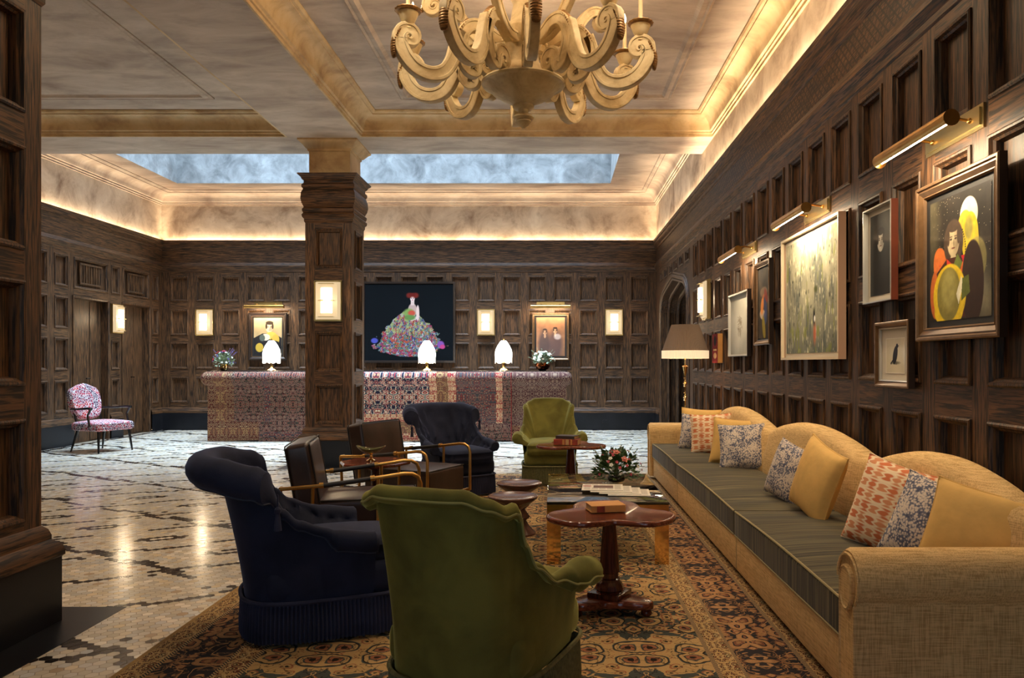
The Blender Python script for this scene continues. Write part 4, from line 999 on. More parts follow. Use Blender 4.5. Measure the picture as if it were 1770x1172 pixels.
# ------------------------------------------------------------------ desk covered with carpets
def desk():
    yf = 12.12; x0, x1 = -5.50, .19
    r = thing('reception_desk', 'long reception desk covered in patchwork oriental carpets before the back wall', 'desk', ((x0+x1)/2, 12.5, 0)); ox, oy = r.location.x, r.location.y
    b = MB(); b.box(x0+.03, x1-.03, yf+.03, 12.95, .0, 1.09); b.v = [(x-ox, y-oy, z) for x, y, z in b.v]; part('carcass', b, M['ebony'], r, smooth=False)
    t = MB(); t.rbox(x0-.02, x1+.02, yf+.02, 12.97, 1.10, 1.121, .004, 2); t.v = [(x-ox, y-oy, z) for x, y, z in t.v]; part('worktop', t, M['ebony'], r)
    # profile of the draped front: down from the top over a roll and to the floor
    prof = [(.06,1.108)]+[(.0-.115*math.sin(a), 1.0+.108*math.cos(a)) for a in [PI*1.0*k/12 for k in range(0,12)]]+[(-.02,.885),(.0,.87),(0,.6),(-.003,.3),(-.006,.012)]
    L_ = [0]
    for (a, c), (e, g) in zip(prof, prof[1:]): L_.append(L_[-1]+math.hypot(e-a, g-c))
    K = {}
    def rug(nm, *a, **k):
        if nm not in K: K[nm] = carpet('desk_'+nm, *a, **k)
        return K[nm]
    rust = rug('rust', (84,36,30), (160,132,98), (126,62,48), (40,26,34), per=.34, vs=17, ls=20)
    dark = rug('dark', (32,24,26), (122,58,48), (84,74,76), (150,134,112), per=.42, vs=17, ls=20, off=.15, fsel=.5)
    navyc = rug('navy', (32,30,50), (150,60,62), (170,120,90), (214,200,176), per=.5, vs=8.5, ls=9, off=.3, fsel=.55)
    red = rug('red', (140,44,44), (206,160,110), (60,50,60), (214,190,160), per=.2, vs=18, ls=16, off=.05)
    gold = rug('gold', (150,116,78), (116,50,44), (84,74,60), (60,40,40), per=.2, vs=16, ls=14, off=.4)
    grey = rug('grey', (68,64,66), (126,50,44), (146,136,112), (34,32,40), per=.5, vs=16, ls=20, off=.22)
    pink = rug('pink', (88,58,54), (150,124,104), (80,34,38), (38,32,40), per=.36, vs=14, ls=16, off=.35)
    def strips(a, b_, bl, wl, seg): return
    panels = [('rust', [(x0, x0+.13, rust), (x0+.13, x0+.30, gold), (x0+.30, x0+.42, rust), (x0+.42, -4.68, dark)], [(0,.10,rust),(.10,.20,gold),(.20,.30,rust)], 0),
              ('dark', [(-4.68,-4.60,dark),(-4.60,-4.50,grey),(-4.50,-3.05,dark)], [(0,.06,dark),(.06,.14,grey),(.14,.30,dark)], .012),
              ('navy', [(-3.05,-1.98,navyc),(-1.98,-1.86,red),(-1.86,-1.68,gold),(-1.68,-1.55,red)], [(0,.12,red),(.12,.30,gold),(.30,.42,red)], .006),
              ('grey', [(-1.55,-.92,grey),(-.92,-.82,red),(-.82,-.68,dark)], [(0,.08,dark),(.08,.22,dark),(.22,.28,pink)], .012),
              ('pink', [(-.68,.04,pink),(.04,x1,pink)], [(0,.10,pink),(.10,.24,rust),(.24,.32,pink)], 0)]
    for pi_, (nm, cols, rows, off) in enumerate(panels):
        mats = []; mb = MB()
        def mi(m):
            if m not in mats: mats.append(m)
            return mats.index(m)
        tot = L_[-1]
        ylev = sorted(set([0]+[tot-z1 for _, z1, _ in rows]+L_))
        def at(s):
            for i in range(len(L_)-1):
                if s <= L_[i+1]+1e-9:
                    t = (s-L_[i])/(L_[i+1]-L_[i]+1e-12); return (prof[i][0]+(prof[i+1][0]-prof[i][0])*t, prof[i][1]+(prof[i+1][1]-prof[i][1])*t)
            return prof[-1]
        xs_ = []
        for a, b_, m in cols:
            n = max(1, int((b_-a)/.12))
            for k in range(n): xs_.append((a+(b_-a)*k/n, a+(b_-a)*(k+1)/n, m))
        for a, b_, m in xs_:
            for s0, s1 in zip(ylev, ylev[1:]):
                if s1-s0 < 1e-6: continue
                mm = m; zb = tot-(s0+s1)/2
                for r0, r1, rm in rows:
                    if r0 <= zb < r1 and (rm is not m) and s0 > .3: mm = rm
                q = []
                for x, s in ((a, s0), (b_, s0), (b_, s1), (a, s1)):
                    y, z = at(s); w = off*.5+(.005*math.sin(x*9+pi_) if z < .5 else 0); ex = 0
                    if z > .88 and x in (x0, x1): pass
                    q.append((x, yf+y-w-off, max(z+(.008*math.sin(x*5+pi_*2) if z < .05 else 0), .004)))
                mb.quad(*q, mi(mm))
        # rounded overhanging ends of the roll
        for ends, sx in ((x0, -1), (x1, 1)):
            if (pi_ == 0 and sx < 0) or (pi_ == 4 and sx > 0):
                rr = []
                for k in range(6):
                    f = k/5; sc = math.cos(f*PI/2)
                    rr.append([(ends+sx*.09*math.sin(f*PI/2), yf+.0+(p[0])*(.35+.65*sc), 1.0+(p[1]-1.0)*(.25+.75*sc)) for p in prof[1:14]])
                b0 = len(mb.v); mb.loft(rr, False, mi=mi(cols[0 if sx < 0 else -1][2]))
                mb.quad((ends, yf, .885), (ends, 12.95, .885), (ends, 12.95, .004), (ends, yf, .004), mi(cols[0 if sx < 0 else -1][2]))
                mb.add([(ends+sx*.03, yf-.09, 1.0), (ends+sx*.03, 12.95, 1.0), (ends, 12.95, 1.108), (ends, yf, 1.108), (ends, yf-.0, .885), (ends, 12.95, .885)], [(0,1,2,3),(4,5,1,0)], mi(cols[0 if sx < 0 else -1][2]))
        me = mb.mesh('carpet_panel', mats, True, 60)
        uvify(me, lambda c: (c.x, c.z if c.z < .88 else .88+(yf-c.y)*1.2+(c.z-.88)*.9))
        for v in me.vertices: v.co.x -= ox; v.co.y -= oy
        part('carpet_panel', me, None, r, ['rust and tan bordered carpet at the left end', 'dark wine carpet with fine borders', 'navy carpet with large flowers and red borders', 'grey carpet with dark borders', 'faded pink carpet at the right end'][pi_])
        if pi_ < 4:
            e = MB(); xx = cols[-1][1]; e.tube([(xx-ox, yf+at(s)[0]-off*1.5-.004-oy, at(s)[1]) for s in [tot*k/20 for k in range(2, 21)]], .006, 5)
            part('carpet_edge', e, K['red'], bpy.data.objects[-1] if False else r)
desk()
def desk_lamp():
    r = thing('table_lamp', 'x', 'lamp', (0,0,0), 0, 'beaded lamps on the reception desk')
    b = MB(); b.lathe([(.085,0),(.085,.01),(.07,.022),(.035,.035),(.022,.06),(.02,.10),(.028,.13),(.018,.17),(.014,.24),(.014,.40)], 20); part('lamp_base', b, M['gold'], r, 'brass base')
    s = MB(); n = 36
    s.lathe([(.135,.215),(.138,.27),(.125,.34),(.095,.41),(.055,.47),(.04,.485),(.0,.487)], n, cap=False, fn=lambda a, z: 1+.035*abs(math.cos(3*a))*(1 if z < .4 else 0)); part('lamp_shade', s, M['lshade'], r, 'white beaded shade')
    f = MB(); m = 96; rings = []
    for k in range(4):
        rings.append([(.137*math.cos(2*PI*j/m), .137*math.sin(2*PI*j/m), .22-(.06+.045*abs(math.cos(3*2*PI*j/m/1)))*k/3) for j in range(m)])
    f.loft(rings, True); part('bead_fringe', f, M['lfringe'], r, 'scalloped bead fringe')
    fi = MB(); fi.lathe([(.008,.487),(.01,.50),(.004,.515),(.0,.53)], 8); part('finial', fi, M['gold'], r)
    return r
dl = desk_lamp(); LL = [(-4.575, 'beaded white table lamp in front of the framed portrait, leftmost on the desk'), (-2.06, 'beaded white table lamp standing before the large floral painting'), (-.82, 'beaded white table lamp on the desk between the floral painting and the white bouquet')]
for i, (x, lb) in enumerate(LL):
    if i == 0: dl.location = (x, 12.36, 1.1215); dl['label'] = lb
    else: dup(dl, (x, 12.36, 1.1215), 0, lb)
    DESKL.append((x, 12.36-.0, 1.1215+.13))

# ------------------------------------------------------------------ wall sconces (local: faces -y, origin at wall centre)
def sconce():
    r = thing('wall_sconce', 'x', 'wall lamp', (0,0,0), 0, 'ribbed glass wall sconces')
    w, h = .33, .49
    b = MB(); b.box(-w/2, w/2, -.02, 0, -h/2, h/2); b.box(-w/2+.02, w/2-.02, -.028, -.02, -h/2+.02, h/2-.02); part('backplate', b, M['bronze'], r, smooth=False)
    g = MB(); rings = []
    for z in [(-h/2+.02)+(h-.04)*k/30 for k in range(31)]:
        rings.append([(x, -.03-d*(1 if abs(z) < h/2-.04 else .6)+.003*(k_ % 2)+.003*math.sin(z*420), z) for k_, (x, d) in enumerate([(-.15,0),(-.135,.035)]+[(-.125+.25*q/24, .055) for q in range(25)]+[(.135,.035),(.15,0)])])
    g.loft(rings, False); part('glass_diffuser', g, M['sconcef'], r, 'ribbed glass diffuser')
    for z in (-.082, .082):
        t = MB(); rings = [[(.068*math.copysign(abs(math.cos(a))**.7, math.cos(a)), -.09-.035*math.sin(a) if True else 0, z+zz) for a in [PI*k/16 for k in range(17)]] for zz in [-.068+.136*k/10 for k in range(11)]]
        t.loft(rings, False); part('glowing_tube', t, M['sconceg'], r, 'glowing glass tube')
    f = MB()
    for z in (-.20, -.004, .196): f.box(-.09, .09, -.13, -.085, z, z+.006)
    for x in (-.163, .157): f.box(x, x+.006, -.05, -.018, -h/2+.01, h/2-.01)
    for z in (-h/2+.005, h/2-.011): f.box(-.16, .16, -.05, -.018, z, z+.006)
    part('metal_frame', f, M['bronze'], r, smooth=False)
    return r
sc0 = sconce()
SL = [(-2.7175, 9.20, 1.99, 0, 'ribbed glass wall sconce glowing on the front of the middle column'),
      (-6.49, YB, 2.0, 0, 'glowing glass wall sconce on the back wall, left of the framed portrait'),
      (-1.268, YB, 2.0, 0, 'glowing glass wall sconce on the back wall, right of the large floral painting'),
      (1.11, YB, 2.0, 0, 'glowing ribbed glass wall sconce on the back wall nearest the right corner'),
      (XL, 12.705, 1.98, PI/2, 'glowing ribbed glass wall sconce on the left wall between the two doors'),
      (XR, 9.42, 2.02, -PI/2, 'glowing ribbed glass wall sconce on the right wall beyond the pictures')]
for i, (x, y, z, rz, lb) in enumerate(SL):
    if i == 0: sc0.location = (x, y, z); sc0.rotation_euler = (0,0,rz); sc0['label'] = lb
    else: dup(sc0, (x, y, z), rz, lb)
    SCONCES.append((x, y, z, rz, 6))
# ------------------------------------------------------------------ picture lights (local: faces -y, origin on wall at plate centre)
def piclight(L_=.72):
    r = thing('picture_light', 'x', 'picture light', (0,0,0), 0, 'brass picture lights')
    b = MB(); b.box(-.26, .26, -.012, 0, -.055, .055); b.box(-.245, .245, -.022, -.012, -.04, .04); part('wall_plate', b, M['bronze'], r, smooth=False)
    for x in (-.17, .17): a = MB(); a.tube([(x,-.02,.0),(x,-.10,.012),(x,-.17,.0),(x,-.205,-.03)], .007, 8); a.sphere((x,-.024,0), .014, 8, 6); part('arm', a, M['brass'], r)
    s = MB(); n = 14; rings = []
    for x in (-L_/2, L_/2):
        o = [(x, -.205+.036*math.cos(t), -.045+.036*math.sin(t)) for t in [-.1+(PI+1.0)*k/n for k in range(n+1)]]
        i_ = [(x, -.205+.032*math.cos(t), -.045+.032*math.sin(t)) for t in [-.1+(PI+1.0)*k/n for k in range(n, -1, -1)]]
        rings.append(o+i_)
    s.loft(rings, True, True, True)
    for x in (-L_/2, L_/2): s.loft([[(x+d, -.205+.036*k*math.cos(t), -.045+.036*k*math.sin(t)) for t in [2*PI*j/16 for j in range(16)]] for k, d in ((1,-.003),(1,.003))], True, True, True)
    part('lamp_hood', s, M['brass'], r, 'brass tube hood')
    g = MB(); g.tube([(-L_/2+.03,-.205,-.055),(L_/2-.03,-.205,-.055)], .011, 10); part('lamp_tube', g, M['tubeg'], r, 'lit lamp tube')
    return r
pl0 = piclight()
PL = [(XR, 3.62, 2.335, -PI/2, 'brass picture light above the large collage portrait nearest the camera'),
      (XR, 5.50, 2.335, -PI/2, 'brass picture light above the large pale abstract painting'),
      (XR, 7.40, 2.335, -PI/2, 'brass picture light farthest along the right wall, near the pencil drawing'),
      (-5.315, YB, 2.325, 0, 'brass picture light above the framed portrait left of the column'),
      (-.067, YB, 2.325, 0, 'brass picture light above the brown framed photograph right of the floral painting')]
for i, (x, y, z, rz, lb) in enumerate(PL):
    if i == 0: pl0.location = (x, y, z); pl0.rotation_euler = (0,0,rz); pl0['label'] = lb
    else: dup(pl0, (x, y, z), rz, lb)
    PICS.append((x+.215*math.sin(rz), y-.215*math.cos(rz), z-.085, rz, .62, 8))
# ------------------------------------------------------------------ pictures
def vnoise(X, Z, sc, seed, octs=4):
    out = 0; amp = 1; tot = 0
    rng = np.random.RandomState(seed)
    for o in range(octs):
        T = rng.rand(64, 64); x = X*sc*(2**o)+o*17.3; z = Z*sc*(2**o)+o*5.1
        xi = np.floor(x).astype(int); zi = np.floor(z).astype(int); fx = x-xi; fz = z-zi; fx = fx*fx*(3-2*fx); fz = fz*fz*(3-2*fz)
        g = lambda a, b: T[a % 64, b % 64]
        v = (g(xi, zi)*(1-fx)+g(xi+1, zi)*fx)*(1-fz)+(g(xi, zi+1)*(1-fx)+g(xi+1, zi+1)*fx)*fz
        out = out+v*amp; tot += amp; amp *= .55
    return out/tot
class Pic:
    def __init__(s, W, H, n, bg):
        s.W, s.H = W, H; s.nx = n; s.nz = int(n*H/W)
        u = np.linspace(0, W, s.nx); v = np.linspace(0, H, s.nz); s.X, s.Z = np.meshgrid(u, v)
        s.img = np.ones(s.X.shape+(3,))*np.array(bg, float)
    def mix(s, m, col, a=1):
        m = (np.clip(m, 0, 1)*a)[..., None]; s.img = s.img*(1-m)+np.array(col, float)*m
    def ell(s, cx, cz, rx, rz, col, soft=.06, ang=0, a=1):
        x = s.X/s.W-cx; z = (s.Z/s.H-cz)*s.H/s.W; c, q = math.cos(ang), math.sin(ang)
        d = np.sqrt(((x*c+z*q)/rx)**2+((-x*q+z*c)/rz)**2); s.mix((1-d)/soft+.5, col, a)
    def poly(s, pts, col, a=1):
        x = s.X/s.W; z = s.Z/s.H; ins = np.zeros(x.shape, bool); n = len(pts)
        for i in range(n):
            (x0, z0), (x1, z1) = pts[i], pts[(i+1) % n]
            if z0 == z1: continue
            c = ((z0 > z) != (z1 > z)) & (x < (x1-x0)*(z-z0)/(z1-z0)+x0); ins ^= c
        s.mix(ins.astype(float), col, a)
    def grain(s, sc, amp, seed=1, octs=4):
        s.img = s.img*(1+amp*(vnoise(s.X, s.Z, sc, seed, octs)-.5)[..., None]*2)
    def vign(s, k):
        x = s.X/s.W*2-1; z = s.Z/s.H*2-1; s.img = s.img*(1-k*np.clip(x*x*.5+z*z*.5, 0, 1))[..., None]
    def obj(s, name, mat, parent, x0, z0, y):
        nx, nz = s.nx, s.nz; me = bpy.data.meshes.new(name); n = nx*nz
        co = np.zeros((n, 3), np.float32); co[:, 0] = s.X.ravel()+x0; co[:, 1] = y; co[:, 2] = s.Z.ravel()+z0
        me.vertices.add(n); me.vertices.foreach_set('co', co.ravel())
        i, j = np.meshgrid(np.arange(nx-1), np.arange(nz-1)); a = (j*nx+i).ravel(); q = np.stack([a, a+1, a+1+nx, a+nx], 1).astype(np.int32)
        me.loops.add(q.size); me.loops.foreach_set('vertex_index', q.ravel()); me.polygons.add(len(q)); me.polygons.foreach_set('loop_start', (np.arange(len(q))*4).astype(np.int32))
        me.update(calc_edges=True); me.validate()
        at = me.color_attributes.new('Col', 'FLOAT_COLOR', 'POINT'); c = np.clip(s.img, 0, 255)/255; c = np.where(c <= .04045, c/12.92, ((c+.055)/1.055)**2.4)
        cc = np.ones((n, 4), np.float32); cc[:, :3] = c.reshape(-1, 3); at.data.foreach_set('color', cc.ravel())
        me.materials.append(mat); o = bpy.data.objects.new(name, me); C.objects.link(o); o.parent = parent; return o
def head(p, cx, cz, r, skin, hair, sh=(60,40,30), longh=False, neck=True):
    """a plain head and shoulders study"""
    if longh: p.ell(cx, cz-.1*r, r*1.25, r*1.55, hair, .08)
    if neck: p.ell(cx, cz-1.55*r*p.W/p.H, r*.42, r*.8, skin, .1)
    p.ell(cx, cz, r*.78, r*1.08, skin, .08)
    k = p.W/p.H
    p.ell(cx, cz+.98*r*k, r*.80, r*.40, hair, .12)
    p.ell(cx-.66*r, cz+.3*r*k, r*.2, r*.6, hair, .2); p.ell(cx+.66*r, cz+.3*r*k, r*.2, r*.6, hair, .2)
    for sx in (-1, 1):
        p.ell(cx+sx*.3*r, cz+.12*r*k, r*.15, r*.07, sh, .4); p.ell(cx+sx*.3*r, cz+.28*r*k, r*.2, r*.04, sh, .6, a=.8)
    p.ell(cx+.07*r, cz-.16*r*k, r*.07, r*.26, sh, .9, a=.45); p.ell(cx, cz-.5*r*k, r*.24, r*.06, (110,60,50), .5, a=.9)
    p.ell(cx+.45*r, cz-.1*r*k, r*.3, r*.8, sh, 1, a=.3)
def framed(name, label, cat, loc, rz, W, H, depth, prof, fmat, pic_in, mats=(), side=None, inner=None):
    """local: x right, z up from the bottom edge, faces -y; origin bottom centre on the wall"""
    r = thing(name, label, cat, loc, rz, None)
    mb = MB(); pr = [(0, 0)]+[(i, h) for i, h in prof]
    lp = [[(-W/2+i, -h, i), (W/2-i, -h, i), (W/2-i, -h, H-i), (-W/2+i, -h, H-i)] for i, h in pr]
    for k in range(len(lp)-1): mb.loft([lp[k], lp[k+1]], True, mi=1 if (k == 0) else (2 if k >= len(lp)-3 else 0))
    mb.add([(-W/2+.004,-.004,.004),(W/2-.004,-.004,.004),(W/2-.004,-.004,H-.004),(-W/2+.004,-.004,H-.004)], [(0,1,2,3)], 1)
    part('frame', mb, [fmat, side or fmat, inner or fmat], r, smooth=False)
    for i, y, m, nm in mats:
        b = MB(); b.quad((-W/2+i[0], -y, i[0]), (W/2-i[0], -y, i[0]), (W/2-i[0], -y, H-i[0]), (-W/2+i[0], -y, H-i[0])); part(nm, b, m, r, smooth=False)
    return r
def on_right(yfar, ynear): return (XR-.015, (yfar+ynear)/2), yfar-ynear
# A collage portrait of a woman
(xa, ya_), W = on_right(3.907, 3.174); H = .775; z0 = 1.350
r = framed('framed_collage', 'large dark framed collage of a woman with yellow shapes, nearest picture', 'picture', (xa, ya_, z0), -PI/2, W, H, .04,
    [(0,.034),(.006,.040),(.016,.040),(.022,.032),(.03,.034),(.052,.022),(.058,.024),(.064,.016),(.066,.010)], M['fr_bronze'], 0, [((.06,), .008, M['boardk'], 'mount')], M['fr_dark'], M['fr_bronze'])
p = Pic(W-.20, H-.19, 190, (38,33,28)); p.grain(9, .5, 3)
rng = np.random.RandomState(5); st = rng.rand(*p.X.shape) < .006*(p.Z/p.H > .35); p.mix(st.astype(float), (190,180,150)); p.ell(.04,.8,.12,.5,(96,90,66),1.2,a=.6); p.ell(.92,.12,.22,.18,(150,140,110),1.4,a=.6); p.ell(.85,.25,.10,.25,(160,160,140),1.5,a=.35)
p.ell(.66,.80,.14,.155,(226,216,196),.04); p.ell(.60,.70,.12,.16,(222,178,58),.05); p.ell(.68,.62,.13,.22,(206,182,40),.05); p.ell(.72,.55,.10,.2,(224,196,60),.1,a=.8); p.ell(.78,.44,.15,.19,(150,140,84),.1,a=.7); p.poly([(.6,.42),(.86,.40),(.8,.53),(.62,.56)], (214,188,44)); p.ell(.66,.70,.06,.10,(120,120,84),.4,a=.6)
p.ell(.20,.43,.13,.20,(206,110,50),.05,.3); p.ell(.10,.22,.10,.22,(190,100,46),.08)
head(p, .41,.635,.13,(196,176,140),(74,58,46),(60,46,34),True)
for i in range(16): p.ell(.56+.05*math.sin(i*.2), .70-.02*i, .008, .008, (20,18,16), .2)
for i in range(14): p.ell(.06+.12*math.sin(i*.12), .12+.026*i, .009, .009, (210,60,44), .2)
p.poly([(.12,.40),(.3,.5),(.5,.50),(.72,.38),(.7,.2),(.66,.02),(.4,.0),(.16,.06)], (74,34,26)); p.poly([(.14,.40),(.32,.48),(.38,.40)], (24,20,20)); p.poly([(.30,.50),(.40,.44),(.30,.38)], (206,60,44)); p.poly([(.38,.40),(.48,.52),(.56,.44),(.46,.34)], (100,112,50)); p.poly([(.5,.36),(.6,.5),(.74,.36),(.6,.28)], (196,96,40)); p.poly([(.54,.50),(.62,.5),(.6,.40)], (190,34,40))
p.ell(.72,.27,.17,.36,(50,32,26),.04); p.ell(.34,.20,.28,.28,(216,184,36),.04); p.ell(.20,.08,.12,.11,(222,190,40),.05); p.ell(.44,.07,.13,.11,(222,190,40),.05); p.ell(.33,.21,.20,.24,(128,118,58),.06); p.ell(.33,.24,.12,.17,(168,158,92),.5,a=.7); p.poly([(.5,.12),(.58,.28),(.54,.34),(.46,.2)], (226,220,190)); p.poly([(.54,.14),(.68,.2),(.66,.34),(.56,.32)], (92,100,44))
p.grain(40, .12, 9); p.obj('printed_image', M['artg'], r, -p.W/2, .095, -.010)
# B dark portrait
(xa, ya_), W = on_right(4.57, 4.185); H = .555
r = framed('framed_portrait', 'narrow dark portrait with one pale face in a thin silver frame with a reddish side', 'picture', (xa, ya_, 1.590), -PI/2, W, H, .04,
    [(0,.039),(.004,.041),(.009,.041),(.010,.030),(.011,.010)], M['fr_silver'], 0, [((.006,), .008, M['board'], 'mount_board')], M['fr_red'], M['fr_silver'])
p = Pic(W-.085, H-.085, 90, (44,42,37)); p.grain(6, .35, 4); p.ell(.75,.8,.25,.5,(78,76,66),1.2,a=.6); p.ell(.5,.30,.44,.80,(34,32,29),.4); head(p, .47,.66,.19,(196,190,176),(24,21,19),(40,36,30), neck=False); p.obj('printed_image', M['artg'], r, -p.W/2, .043, -.010)
# C bird print
(xa, ya_), W = on_right(4.41, 3.99); H = .365
r = framed('framed_print', 'small framed print of a black bird hanging below the dark portrait', 'picture', (xa, ya_, 1.106), -PI/2, W, H, .04,
    [(0,.034),(.004,.038),(.012,.038),(.030,.022),(.034,.026),(.040,.022),(.041,.010)], M['fr_bronze'], 0, [((.038,), .008, M['board'], 'mount_board')], M['fr_dark'], M['fr_silver'])
p = Pic(W-.19, H-.17, 110, (206,196,168)); p.grain(8, .08, 4)
for a, b in ((.0,.02),(.98,1)): p.mix(((p.X/p.W >= a) & (p.X/p.W <= b)).astype(float), (236,230,214)); p.mix(((p.Z/p.H >= a) & (p.Z/p.H <= b)).astype(float), (236,230,214))
p.ell(.52,.30,.22,.035,(120,112,90),.8); p.ell(.50,.52,.115,.23,(24,22,24),.06,-.35); p.ell(.60,.77,.055,.06,(24,22,24),.1); p.poly([(.63,.80),(.71,.77),(.63,.75)], (24,22,24)); p.poly([(.40,.42),(.50,.48),(.28,.24),(.24,.28)], (24,22,24)); p.poly([(.49,.34),(.51,.34),(.51,.24),(.49,.24)], (30,26,24)); p.poly([(.55,.34),(.565,.34),(.575,.24),(.56,.24)], (30,26,24))
p.obj('printed_image', M['artg'], r, -p.W/2, .078, -.010)
# D large pale abstract
(xa, ya_), W = on_right(6.18, 4.93); H = .955
r = framed('framed_abstract_painting', 'large mottled grey green abstract painting in a pale box frame', 'picture', (xa, ya_, 1.267), -PI/2, W, H, .04,
    [(0,.052),(.018,.052),(.019,.030)], M['fr_white'], 0, [((.015,), .018, M['board'], 'mount_board')], M['fr_pink'], M['fr_white'])
p = Pic(W-.11, H-.10, 230, (150,147,126)); k = vnoise(p.X*1.0, p.Z*.35, 14, 5, 5); k2 = vnoise(p.X, p.Z*.4, 45, 8, 3)
p.mix((k-.5)*3+.3, (180,174,148), .8); p.mix((.44-k)*5, (96,100,94), .8); p.mix(np.clip(.45-p.Z/p.H, 0, 1)*1.6, (84,92,90), .8); p.mix(np.clip(p.Z/p.H-.75, 0, 1)*3, (190,186,156), .7); p.mix((k2-.66)*14, (232,226,190), .7); p.mix((.28-k2)*14, (50,54,48), .7)
kk = vnoise(p.X, p.Z*.3, 22, 18, 3); p.mix((kk-.66)*12, (134,142,66), .6)
p.ell(.58,.16,.025,.06,(196,96,66),1,a=.8); p.ell(.57,.30,.018,.05,(24,24,28),.8,a=.9); p.ell(.58,.285,.014,.02,(235,235,230),.5); p.ell(.60,.53,.03,.02,(60,66,30),.8,a=.7)
p.obj('painted_canvas', M['art'], r, -p.W/2, .05, -.022)
# E tall dark abstract
(xa, ya_), W = on_right(7.07, 6.565); H = .745
r = framed('framed_abstract_picture', 'tall dark abstract picture in a bronze frame beside the pencil drawing', 'picture', (xa, ya_, 1.405), -PI/2, W, H, .04,
    [(0,.036),(.006,.042),(.018,.040),(.040,.022),(.046,.026),(.048,.012)], M['fr_bronze'], 0, [((.04,), .009, M['boardk'], 'mount')], M['fr_dark'], M['fr_bronze'])
p = Pic(W-.12, H-.12, 90, (56,46,36)); p.grain(10, .5, 6); 
for i, (cx, cz, a, b, c) in enumerate(((.5,.66,.3,.12,(120,96,74)),(.42,.52,.2,.10,(170,90,50)),(.62,.46,.22,.12,(54,60,100)),(.4,.34,.24,.12,(206,176,150)),(.6,.28,.2,.14,(60,70,110)),(.5,.14,.3,.12,(150,130,40)),(.36,.46,.12,.2,(210,130,60)),(.68,.6,.1,.2,(130,50,40)))): p.ell(cx, cz, a, b, c, .3, i, a=.85)
p.obj('painted_panel', M['art'], r, -p.W/2, .06, -.014)
# F pencil sketch
(xa, ya_), W = on_right(8.11, 7.30); H = .645
r = framed('framed_drawing', 'soft grey pencil drawing in a thin dark box frame beside the lit wall sconce', 'picture', (xa, ya_, 1.310), -PI/2, W, H, .04,
    [(0,.04),(.004,.042),(.020,.040),(.022,.012)], M['fr_dark'], 0, [], M['fr_dark'], M['fr_silver'])
p = Pic(W-.04, H-.04, 120, (206,200,184)); p.grain(4, .10, 3); p.vign(.35)
for i in range(60):
    a = random.uniform(0, 6.28); rr = random.uniform(.05, .16); p.ell(.5+rr*math.cos(a)*.8, .48+rr*math.sin(a)*1.2, .04, .006, (130,116,96), 1, random.uniform(0,3), a=.6)
p.obj('pencil_sheet', M['art'], r, -p.W/2, .02, -.014)
# G small red box object
def red_box():
    (xa, ya_), W = on_right(8.83, 8.545); H = .33
    r = thing('red_box_frame', 'small deep red box with a patterned front hanging low beside the pencil drawing', 'picture', (xa, ya_, 1.244), -PI/2)
    b = MB(); b.box(-W/2, W/2, -.055, -.0, 0, H); part('box', b, M['tan'], r, smooth=False)
    p = Pic(W, H, 60, (120,26,26)); p.ell(.5,.75,.22,.2,(40,20,20),.2); p.ell(.5,.25,.3,.12,(196,150,100),.3); p.poly([(.2,.42),(.8,.42),(.8,.48),(.2,.48)], (200,160,110)); p.grain(30, .3, 3); p.obj('printed_front', M['art'], r, -W/2, 0, -.056)
red_box()
# back wall: portrait left of the column
W, H = .71, .876
r = framed('framed_portrait_collage', 'dark framed portrait with yellow shapes on the back wall left of the column', 'picture', (-5.315, YB-.015, 1.30), 0, W, H, .04,
    [(0,.03),(.01,.04),(.03,.036),(.055,.02),(.062,.024),(.066,.012)], M['fr_dark'], 0, [((.06,), .009, M['boardk'], 'mount')], M['fr_dark'], M['fr_bronze'])
p = Pic(W-.19, H-.19, 100, (176,156,118)); p.grain(5, .15, 3); p.poly([(.0,.46),(.3,.58),(.7,.58),(1,.46),(1,0),(0,0)], (34,32,34)); head(p, .56,.74,.17,(206,186,156),(50,40,32)); p.ell(.62,.52,.2,.14,(196,170,80),.1); p.ell(.42,.48,.16,.12,(214,204,180),.1); p.ell(.3,.46,.1,.12,(80,90,84),.2); p.ell(.78,.42,.13,.18,(190,160,70),.1); p.ell(.2,.2,.14,.16,(186,156,60),.1); p.ell(.7,.2,.3,.25,(28,26,28),.1)
p.obj('printed_image', M['artg'], r, -p.W/2, .095, -.012)
# back wall: brown photograph
W, H = .69, .876
r = framed('framed_photograph', 'brown toned framed photograph of two people on the back wall above the white bouquet', 'picture', (-.067, YB-.015, 1.295), 0, W, H, .04,
    [(0,.03),(.006,.04),(.02,.04),(.035,.03),(.045,.034),(.05,.012)], M['fr_bronze'], 0, [((.048,), .009, M['boardk'], 'mount')], M['fr_dark'], M['fr_bronze'])
p = Pic(W-.16, H-.16, 100, (158,110,78)); p.grain(4, .3, 3); p.ell(.28,.30,.2,.5,(70,56,58),.5,a=.8); p.ell(.66,.30,.24,.5,(84,66,66),.5,a=.8); head(p, .3,.62,.09,(170,132,104),(60,44,40)); head(p, .66,.66,.09,(180,142,112),(50,36,32)); p.ell(.74,.5,.12,.1,(200,190,190),.5,a=.7)
p.obj('printed_image', M['artg'], r, -p.W/2, .08, -.012)
